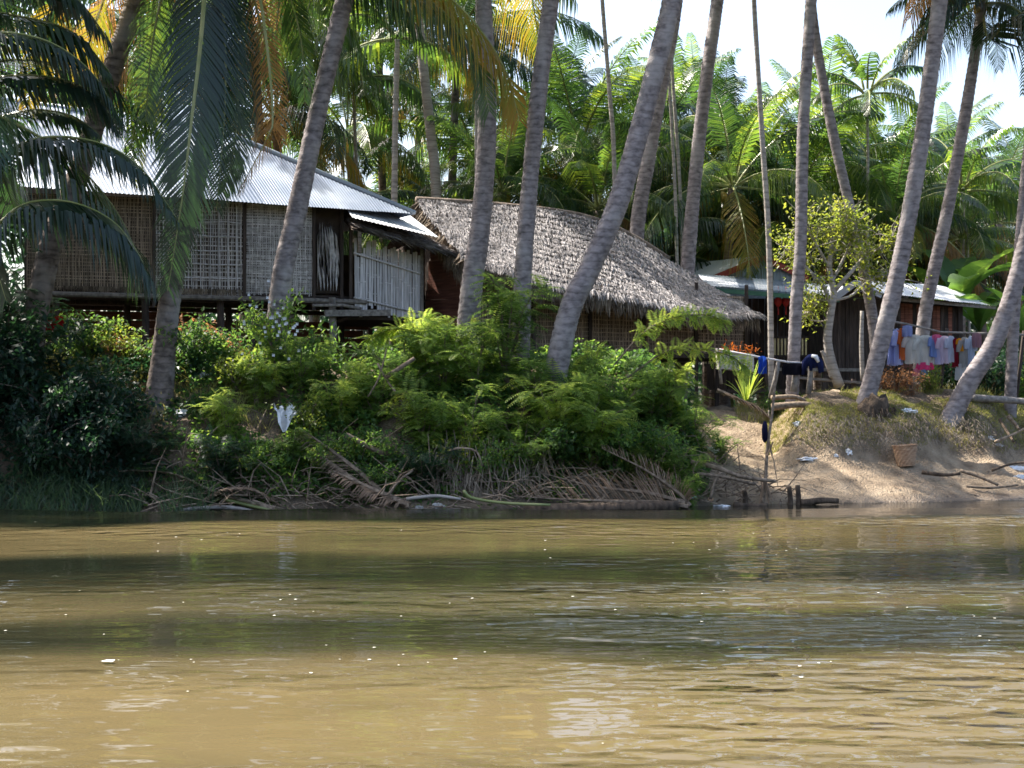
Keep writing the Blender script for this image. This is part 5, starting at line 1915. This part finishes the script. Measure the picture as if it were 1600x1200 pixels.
# root ball of the leaning smooth palm
mb = MB()
c = W(1366, 655, 26.05)
nu, nv = 30, 18
for j in range(nv + 1):
    th = PI * j / nv
    for i in range(nu):
        ph = 2 * PI * i / nu
        d = Vector((math.sin(th) * math.cos(ph), math.sin(th) * math.sin(ph), math.cos(th)))
        k = 1 + .35 * noise.noise(d * 1.6) + .16 * noise.noise(d * 6) + .1 * noise.noise(Vector((d.x * 14, d.y * 14, d.z * 2)))
        mb.v.append(c + Vector((d.x * .36 * k, d.y * .32 * k, d.z * .42 * k)))
for j in range(nv):
    for i in range(nu):
        mb.face(j * nu + i, j * nu + (i + 1) % nu, (j + 1) * nu + (i + 1) % nu, (j + 1) * nu + i)
mb.build('root_ball', M['root'], palm12, smooth=True)
mb = MB()
for k in range(110):
    an = r_.uniform(PI, 2 * PI)
    a = c + Vector((math.cos(an) * .36, math.sin(an) * .30, r_.uniform(-.1, .25)))
    b_ = a + Vector((math.cos(an) * r_.uniform(.02, .12), -r_.uniform(.02, .1), -r_.uniform(.1, .3)))
    mb.tube([a, lerp(a, b_, .5) + rv(r_, .02), b_], [.011, .008, .003], 4, cap=False)
o = mb.build('roots', M['root'], palm12)
kind(o, 'stuff')

# crooked little tree
tr = thing('crooked_tree', 'small crooked tree with sparse yellow green leaves before the board house', 'tree', W(1302, 600, 28.3))
mbt, mbl = MB(), MB()
TY = 28.3
br = [
    ([(1312, 605), (1300, 570), (1293, 530), (1298, 490), (1303, 455), (1296, 420), (1300, 380), (1306, 350)], .11, .035),
    ([(1302, 590), (1290, 560), (1284, 548)], .07, .03),
    ([(1298, 480), (1288, 450), (1262, 420), (1240, 400), (1222, 385)], .05, .015),
    ([(1303, 455), (1330, 425), (1352, 400), (1378, 385), (1396, 372)], .05, .015),
    ([(1296, 420), (1280, 390), (1262, 360), (1250, 345)], .035, .012),
    ([(1300, 440), (1320, 400), (1332, 370), (1340, 345)], .035, .012),
    ([(1300, 470), (1330, 462), (1356, 440), (1385, 430), (1410, 440)], .03, .01),
    ([(1300, 465), (1282, 470), (1268, 478), (1258, 500)], .025, .01),
    ([(1298, 500), (1280, 502), (1268, 500)], .02, .012),
    ([(1299, 400), (1318, 370), (1322, 340)], .025, .01),
]
r_ = random.Random(12)
for bi, (pts, r0, r1) in enumerate(br):
    c = crv([W(a, b_, TY + (0 if i == 0 else r_.uniform(-.35, .35) * (bi > 1))) for i, (a, b_) in enumerate(pts)], 18)
    mbt.tube(c, [r0 + (r1 - r0) * i / 18 for i in range(19)], 8)
    if bi < 2 or bi == 8:
        if bi:
            continue
    for i in range(12 if bi == 0 else 7, 19):
        for tw in range(3):
            e = c[i] + rv(r_, .45) + UP * .1
            mbt.tube([c[i], lerp(c[i], e, .5) + rv(r_, .06), e], [.010, .007, .004], 4, cap=False)
            for _ in range(15):
                simple_leaf(mbl, lerp(c[i], e, r_.uniform(.2, 1.1)) + rv(r_, .16), rv(r_) - UP * .1, r_.uniform(.05, .11), r_, .6)
mbt.build('trunk', M['twig'], tr, smooth=True).data.materials[0] = M['bark_pale']
kind(mbl.build('crown', M['tree'], tr), 'stuff')


# banana plants -----------------------------------------
def banana(px, py, Y, n, s, label, seed):
    r_ = random.Random(seed)
    base = W(px, py, Y)
    base.z = 1.5
    root = thing('banana_plant', label, 'banana plant', base, 'banana plants behind the board house')
    top = base + UP * 2.1 * s
    mb = MB()
    mb.tube([base, base + UP * 1.0 * s, top], [.12 * s, .1 * s, .06 * s], 8)
    mb.build('stem', M['grass'], root, smooth=True)
    for k in range(n):
        az = k * 2.4 + r_.uniform(-.3, .3)
        el = R(r_.uniform(35, 82))
        L = r_.uniform(1.5, 2.1) * s
        out = Vector((math.cos(az), math.sin(az), 0))
        p = top.copy()
        pts = []
        e = el
        for q in range(10):
            pts.append(p.copy())
            p = p + (out * math.cos(e) + UP * math.sin(e)) * L / 9
            e -= R(r_.uniform(4, 11))
        mb = MB()
        S = out.cross(UP).normalized()
        for q in range(9):
            w0 = .30 * s * math.sin(PI * min(1, max(0, (q - .6) / 8.6))) ** .6 if q > 0 else .02
            w1 = .30 * s * math.sin(PI * min(1, max(0, (q + .4) / 8.6))) ** .6 if q < 8 else .01
            for sd in (-1, 1):
                a, b_ = pts[q], pts[q + 1]
                if r_.random() < .25:
                    w1b = w1 * .8
                else:
                    w1b = w1
                mb.quad(a, b_, b_ + (S * sd + UP * .35) * w1b, a + (S * sd + UP * .35) * w0)
        mb.build('leaf', M['banana'], root)


banana(1497, 520, 34.5, 8, 1.15, 'banana plant with broad leaves above the end of the white roof', 1)
banana(1530, 530, 33.5, 8, .9, 'banana plant with bright backlit leaves under the roof corner', 2)
banana(1475, 530, 36, 6, 1.2, 'banana plant with upright leaf showing over the white roof', 3)
banana(1600, 540, 33, 6, .8, 'banana plant at the right edge beyond the palm trunk', 4)
banana(1140, 520, 40, 6, 1.0, 'banana plant in shade behind the tin roof', 5)

# spiky green plant, orange leaved plant
root = thing('spiky_plant', 'spiky bright green plant at the top of the sandy path', 'plant', W(1166, 625, 25.9))
r_ = random.Random(15)
c0 = W(1166, 626, 25.9)
for k in range(26):
    az = r_.uniform(0, 6.28)
    e0 = r_.uniform(.9, 1.5)
    L = r_.uniform(.5, .95)
    out = Vector((math.cos(az), math.sin(az), 0))
    pts = [c0 + out * (.03) + (out * math.cos(e0) + UP * math.sin(e0)) * L * t_ - UP * .35 * L * t_ * t_ * (1.5 - e0) * 2 for t_ in (0, .3, .6, .85, 1)]
    mb = MB()
    mb.strip(pts, out.cross(UP).normalized(), [.03, .045, .04, .025, .004])
    mb.build('blade', M['shrub'] if k % 3 else M['tree'], root)
root = thing('orange_leaved_plant', 'low garden plant with orange leaves behind the sloping pole', 'plant', W(1150, 570, 28.6))
mb = MB()
for k in range(130):
    p = W(r_.gauss(1152, 16), r_.gauss(550, 6), 28.6 + r_.uniform(-.3, .3))
    simple_leaf(mb, p, rv(r_) + UP * .8, r_.uniform(.06, .12), r_, .35)
kind(mb.build('foliage', M['croton'], root), 'stuff')
mb = MB()
for k in range(9):
    mb.tube([W(1150 + (k - 4) * 2, 580, 28.6), W(1150 + (k - 4) * 5, 553, 28.6)], .01, 4)
mb.build('stems', M['twig'], root)

# dead palm fronds fallen to the water ------------------
def dead_frond(pts, L, lift, label, mat='dry', n=70, seed=0, droop=0.0, fwd=.4, wid=.022, gap=.15, rr=.035):
    mb = MB()
    add_frond(mb, [W(*q) for q in pts], n, L, wid, droop, fwd, lift, rr, random.Random(seed), .08, Vector((0, 1, 0)), gap, 1, 14)
    tag(mb.build('dead_frond', [M[mat], M['log']]), label, 'palm frond', 'dead palm fronds on the bank')


dead_frond([(1075, 792, 21.7), (1030, 785, 21.7), (960, 783, 21.7), (880, 780, 21.6), (800, 775, 21.6)], 1.0, 1.6, 'brown dead frond lying at the waterline with upright curved leaflets', seed=1, gap=.55, wid=.014, fwd=.9, droop=.25)
dead_frond([(1070, 785, 22.0), (1010, 770, 22), (930, 760, 22), (850, 740, 22.1)], .85, 1.6, 'second dead frond with pale leaflets just above the waterline one', seed=2, gap=.78, wid=.014, fwd=.9, droop=.3)
dead_frond([(1078, 790, 22.2), (1060, 770, 22.2), (1010, 735, 22.2), (940, 700, 22.3)], .7, .8, 'dead frond leaning up the slope right of the centre', seed=3, gap=.5, wid=.014, droop=.3)
dead_frond([(612, 785, 21.4), (570, 745, 21.6), (520, 705, 21.8), (470, 670, 22)], .6, -.2, 'reddish dead frond lying down the slope below the white rag', 'dry', seed=4, droop=.5, rr=.05, wid=.014, gap=.45)
dead_frond([(640, 790, 21.3), (585, 765, 21.4), (520, 735, 21.5)], .5, .1, 'broken brown frond beside the reddish one', 'dry', seed=5, droop=.5, rr=.05)
dead_frond([(430, 795, 20.9), (340, 770, 21), (270, 740, 21.1), (200, 735, 21.2)], .55, .3, 'fallen green frond lying over the waterside grass', 'palm_dark', seed=6, droop=.1, rr=.03, wid=.04)
dead_frond([(300, 800, 20.8), (340, 770, 20.9), (390, 765, 21), (440, 790, 21.1)], .4, .3, 'grey dead frond half in the water by the green one', 'dry', seed=7, droop=.3)
dead_frond([(1120, 610, 25.2), (1150, 622, 25.2), (1180, 635, 25.2), (1200, 650, 25.2)], .4, .2, 'pale dry frond lying at the top of the sandy path', 'dry', seed=8, droop=.4)

log('stalk', 'yellow green bent stalk curving into the water in the centre', [(724, 766, 21.3), (738, 778, 21.3), (790, 786, 21.3), (860, 789, 21.3)], .026, 'rachis', 'stalk')
log('log', 'thick brown root mass log lying at the water in the centre', [(820, 798, 21.5), (920, 795, 21.5), (1060, 790, 21.6)], .11, 'root')
log('plank', 'broken pale board sticking out of the bush below the bamboo screen', [(603, 590, 22.9), (625, 575, 22.9), (648, 560, 22.9)], .045, 'log', 'board', 5)
log('plank', 'pale board lying on the slope above the reddish frond stalks', [(540, 680, 22.0), (570, 695, 22.0), (600, 710, 22.0)], .05, 'log', 'board', 5)
log('branch', 'grey stick crossing below the broken board', [(590, 568, 22.9), (605, 595, 22.9), (618, 612, 22.8)], .02)
log('branch', 'thin grey stick beside the broken board pointing up left', [(575, 620, 22.8), (592, 590, 22.8), (604, 545, 22.9)], .015)
log('branch', 'bare curved branch looping over the root hollow', [(700, 705, 21.9), (720, 700, 21.8), (745, 706, 21.8), (752, 730, 21.8), (745, 755, 21.8)], .018)
log('branch', 'long bare branch leaning over the driftwood left of centre', [(605, 775, 21.3), (625, 750, 21.3), (645, 735, 21.4)], .02)
log('branch', 'white driftwood sticks lying flat at the water', [(635, 780, 21.2), (680, 775, 21.2), (720, 780, 21.2)], .03, 'bark_pale')
log('branch', 'pale driftwood branch at the waterline left of the white flecks', [(255, 805, 20.6), (300, 795, 20.6), (360, 793, 20.7), (400, 800, 20.7)], .035, 'wood_grey')
log('branch', 'green grey stalk lying above the water right of the driftwood', [(350, 780, 20.9), (400, 792, 20.9), (435, 798, 20.9)], .03, 'rachis')
log('log', 'leaning brown frond stalk poking down the slope', [(500, 715, 21.9), (545, 745, 21.6), (590, 775, 21.3)], .05)

# scattered sticks and roots
r_ = random.Random(21)
mb = MB()
for k in range(620):
    x = r_.uniform(-5.5, 4.6)
    s = abs(r_.gauss(0, .8)) + .02
    y = edge_y(x) + s
    z = ground_z(x, y) + r_.uniform(0, .22)
    a = Vector((x, y, z))
    d = Vector((r_.uniform(-1, 1), r_.uniform(-.5, .3), r_.uniform(-.3, .55))).normalized()
    L = r_.uniform(.15, .9)
    mb.tube([a, a + d * L * .5 + rv(r_, .05), a + d * L + rv(r_, .1) - UP * .1], [r_.uniform(.006, .018), .009, .004], 4, cap=False)
o = mb.build('scattered_sticks', M['log'])
kind(o, 'stuff')
o['label'] = 'dead sticks and roots littering the bank above the water'
mb = MB()
for k in range(320):   # root curtain in the centre hollow
    x = r_.uniform(-1.2, .6)
    y = edge_y(x) + r_.uniform(.5, 1.2)
    p = Vector((x, y - .1, ground_z(x, y) + r_.uniform(.1, .6)))
    l = r_.uniform(.2, .7)
    mb.strip([p, p + Vector((r_.uniform(-.08, .08), -.12, -l * .5)), p + Vector((r_.uniform(-.15, .15), -.15, -l))], Vector((1, .2, 0)), [.012, .009, .003])
o = mb.build('root_curtain', M['thatch_fringe'])
kind(o, 'stuff')
o['label'] = 'matted brown roots hanging in the hollow at the centre of the bank'


r_ = random.Random(44)
mb = MB()
for k in range(1500):
    gx = r_.uniform(1130, 1640)
    y = r_.uniform(23.2, 28)
    x = (gx - 800) / F * y
    s = y - edge_y(x)
    if s < .05 or noise.noise(Vector((x * 1.2, y * 1.2, 30))) < -.05:
        continue
    simple_leaf(mb, Vector((x, y, ground_z(x, y) + .012)), Vector((r_.uniform(-1, 1), r_.uniform(-1, 1), r_.uniform(-.1, .25))), r_.uniform(.02, .075), r_, .4)
o = mb.build('leaf_litter', M['dry'])
kind(o, 'stuff')
o['label'] = 'dry leaf litter scattered over the sandy landing place'


# litter -------------------------------------------------
def crumple(px, py, Y, w, h, label, name='plastic_bag', cat='plastic bag', mat='plastic', seed=0, spikes=0, snap=True):
    r_ = random.Random(seed)
    c = W(px, py, Y)
    if snap:
        c.z = max(ground_z(c.x, c.y) + h * .35, 0.02)
    mb = MB()
    nu, nv = 12, 8
    for j in range(nv + 1):
        th = PI * j / nv
        for i in range(nu):
            ph = 2 * PI * i / nu
            rr_ = r_.uniform(.45, 1.35)
            if spikes and j < 3:
                rr_ *= 1 + .9 * (i % 2)
            mb.v.append(c + Vector((math.sin(th) * math.cos(ph) * w * rr_, math.sin(th) * math.sin(ph) * w * .6 * rr_, math.cos(th) * h * rr_)))
    for j in range(nv):
        for i in range(nu):
            mb.face(j * nu + i, j * nu + (i + 1) % nu, (j + 1) * nu + (i + 1) % nu, (j + 1) * nu + i)
    return tag(mb.build(name, M[mat]), label, cat)


mb = MB()
c = W(444, 655, 22.3)
for k in range(15):
    dx, dz = r_.uniform(-.2, .2), r_.uniform(.08, .3)
    pts = [c - UP * r_.uniform(.02, .16) + rv(r_, .03), c + Vector((dx * .5, -.03, dz * .35)) + rv(r_, .03), c + Vector((dx * .9, -.02, dz * .8)) + rv(r_, .04), c + Vector((dx * 1.1, -.05, dz * .9)) + rv(r_, .05)]
    mb.strip(pts, [Vector((1, r_.uniform(-.8, .8), r_.uniform(-.5, .5))).normalized() for _ in range(4)], [.05, r_.uniform(.04, .1), r_.uniform(.02, .06), .01])
for k in range(3):
    mb.strip([c + Vector((-.06 + .05 * k, -.04, .12)), c + Vector((-.03 + .04 * k, -.06, -.05)), c + Vector((.0 + .01 * k, -.05, -.2))], Vector((1, 0, 0)), [.09, .11, .03])
tag(mb.build('plastic_rag', M['plastic']), 'torn white plastic rag caught on the slope in the sun', 'plastic rag')
crumple(318, 600, 23.4, .07, .06, 'small white litter beside the vine mound', seed=1)
crumple(360, 598, 23.4, .11, .07, 'pale crumpled litter right of the small white one above the slope', seed=2)
crumple(285, 650, 22.6, .12, .06, 'grey white litter on the bare hollow below the mossy palm', seed=3)
crumple(1262, 690, 24.9, .17, .035, 'flat white plastic lying at the foot of the mound on the path side', seed=4)
crumple(1326, 699, 25.0, .07, .055, 'small white bag at the foot of the mound left of the basket', seed=5)
crumple(1306, 700, 24.9, .04, .03, 'tiny white scrap left of the small white bag', 'litter', 'litter', seed=6)
crumple(1420, 652, 26.0, .15, .05, 'white plastic lying on the grass mound above the basket', seed=7)
crumple(1247, 634, 25.6, .1, .05, 'white scrap beside the thick short log', 'litter', 'litter', seed=8)
crumple(1116, 622, 25.3, .12, .12, 'white plastic bag leaning at the top of the sandy path', seed=9)
crumple(1078, 610, 25.3, .06, .07, 'small white bag in the bushes left of the sandy path', seed=10)
crumple(1068, 705, 22.7, .16, .04, 'pale blue plastic sheet scrap on the slope by the pale branches', 'plastic_sheet', 'plastic sheet', 'blue_plastic', 11)
crumple(1590, 672, 25.8, .2, .06, 'crumpled white plastic sheet at the right edge of the mound', seed=12)
crumple(1595, 700, 25.2, .14, .06, 'white plastic scrap at the right edge below the crumpled sheet', seed=13)
crumple(1560, 660, 26.0, .1, .04, 'grey scrap on the right shoulder of the mound', 'litter', 'litter', 'stone', 14)
crumple(1548, 650, 26.0, .07, .04, 'pale scrap at the left end of the rubbish patch', 'litter', 'litter', seed=15)
crumple(684, 798, 21.5, .10, .05, 'larger pale stone at the waterline left of the bent stalk', 'stone', 'stone', 'stone', 16)
crumple(655, 799, 21.4, .06, .04, 'smaller pale stone beside the larger one at the waterline', 'stone', 'stone', 'stone', 17)
crumple(464, 804, 21.0, .12, .04, 'white scrap floating against the bank left of centre', 'litter', 'litter', 'plastic', 18)
crumple(1128, 790, 22.5, .14, .03, 'greyish plastic lying in the mud left of the tall stake', 'plastic_sheet', 'plastic sheet', 'plastic', 19)
crumple(1110, 762, 22.9, .05, .04, 'pinkish scrap on the mud below the small shrub', 'litter', 'litter', 'wicker', 20)
for i in range(7):
    log('driftwood', ['long brown stick crossing the rubbish patch at the right edge', 'dark stick lying steeply on the right shoulder of the mound', 'short stick beside the steep dark one', 'brown stick at the lower right edge of the bank', 'thin stick lying on the dark mud at the right', 'low dark stick on the sand right of the basket', 'second low dark stick nearer the right edge on the sand'][i],
        [[(1555, 690, 25.2), (1580, 680, 25.3), (1610, 665, 25.4)], [(1562, 655, 25.9), (1572, 672, 25.7), (1584, 690, 25.4)], [(1575, 650, 25.9), (1586, 662, 25.8), (1592, 670, 25.7)], [(1550, 735, 24.8), (1580, 725, 24.9), (1610, 722, 25)], [(1500, 735, 24.7), (1530, 745, 24.6), (1560, 758, 24.5)], [(1440, 738, 24.6), (1475, 742, 24.5), (1500, 740, 24.5)], [(1510, 760, 24.3), (1550, 762, 24.3), (1590, 758, 24.4)]][i], .025 + .006 * (i % 3), 'root' if i % 2 else 'log', 'stick')
# dark mud ledges on the sand
# red and blue cloth at left
for nm, c, px, py, w, lab in (('red', (.45, .02, .02), 84, 503, 30, 'red cloth hanging in the vines at far left'), ('denim', (.10, .2, .42), 70, 498, 14, 'blue cloth beside the red cloth at far left')):
    mb = shirt(px, w, py - 10, py + 14, .2, 5, False, 23.3, 0, False)
    tag(mb.build('cloth', leaf_like('cloth_far_' + nm, tuple(q * .7 for q in c), c), smooth=True), lab, 'cloth')

# floating leaves and foam flecks on the river
r_ = random.Random(33)
mb = MB()
for k in range(200):
    gx, gy = r_.uniform(0, 1600), r_.choice([r_.gauss(885, 10), r_.gauss(890, 14), r_.gauss(1000, 20), r_.gauss(1080, 16), r_.uniform(808, 1190)])
    if gy < 815 or noise.noise(Vector((gx * .006, gy * .03, 3))) < .02:
        continue
    y = CH * F / (gy - HZ)
    x = (gx - 800) / F * y
    s_ = r_.uniform(.003, .010)
    c = Vector((x, y, .0))
    k0 = len(mb.v)
    m_ = 7
    for q in range(m_):
        an = 2 * PI * q / m_
        mb.v.append(c + Vector((math.cos(an) * s_ * r_.uniform(.8, 1.6), math.sin(an) * s_, 0)))
    mb.face(*range(k0, k0 + m_))


def water_z(x, y):
    # height of the river surface at x, y (nearest grid row)
    import bisect
    return 0.0


from mathutils.bvhtree import BVHTree
wt = BVHTree.FromPolygons(wv.v, wv.f)
for i, p in enumerate(mb.v):
    h = wt.ray_cast(Vector((p.x, p.y, 5)), Vector((0, 0, -1)))
    if h[0] is not None:
        mb.v[i] = Vector((p.x, p.y, h[0].z + .006))
o = mb.build('foam_flecks', M['foam'])
kind(o, 'stuff')
o['label'] = 'small foam flecks drifting on the muddy water'
mb = MB()
y = CH * F / (1084 - HZ)
c = Vector(((168 - 800) / F * y, y, 0))
h = wt.ray_cast(Vector((c.x, c.y, 5)), Vector((0, 0, -1)))
c.z = h[0].z + .012
mb.v += [c + Vector((-.04, .005, 0)), c + Vector((-.01, .02, .006)), c + Vector((.04, .012, .008)), c + Vector((.03, -.012, 0)), c + Vector((-.015, -.015, .003)), c + Vector((0, 0, .008))]
for q in range(5):
    mb.face(q, (q + 1) % 5, 5)
tag(mb.build('floating_leaf', M['plastic']), 'pale leaf floating alone on the water at lower left', 'leaf')

# ------------------------------------------------------------------ unseen trees added at left to shade the bank
def added_tree(x, y, zt, rad, label, seed):
    r_ = random.Random(seed)
    base = Vector((x, y, 2.2))
    root = thing('added_broadleaf_tree', label, 'tree', base)
    mt, ml_ = MB(), MB()
    top = Vector((x, y, zt))
    mt.tube(crv([base, lerp(base, top, .5) + Vector((.3, 0, 0)), top], 12), [.25 - .015 * i for i in range(13)], 8)
    for k in range(34):
        a = lerp(base, top, r_.uniform(.45, 1))
        e = top + Vector((r_.gauss(0, .5), r_.gauss(0, .5), r_.gauss(-.25, .35))) * rad
        mt.tube([a, lerp(a, e, .5) + UP * .3, e], [.06, .035, .015], 5, cap=False)
        for _ in range(260):
            simple_leaf(ml_, e + Vector((r_.gauss(0, .55), r_.gauss(0, .55), r_.gauss(0, .4))), rv(r_) - UP * .3, r_.uniform(.14, .26), r_, .5)
    mt.build('trunk', M['twig'], root, smooth=True)
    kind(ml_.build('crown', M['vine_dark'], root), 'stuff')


added_tree(-14.2, 26.5, 8.5, 3.4, 'large unseen leafy tree added beyond the left edge to shade the bank', 1)
added_tree(-11.5, 22.5, 5.2, 2.0, 'smaller unseen leafy tree added on the bank beyond the left edge for shade', 2)
added_tree(-15.5, 30.5, 10.5, 3.6, 'tall unseen leafy tree added left of the metal roofed house for shade', 3)
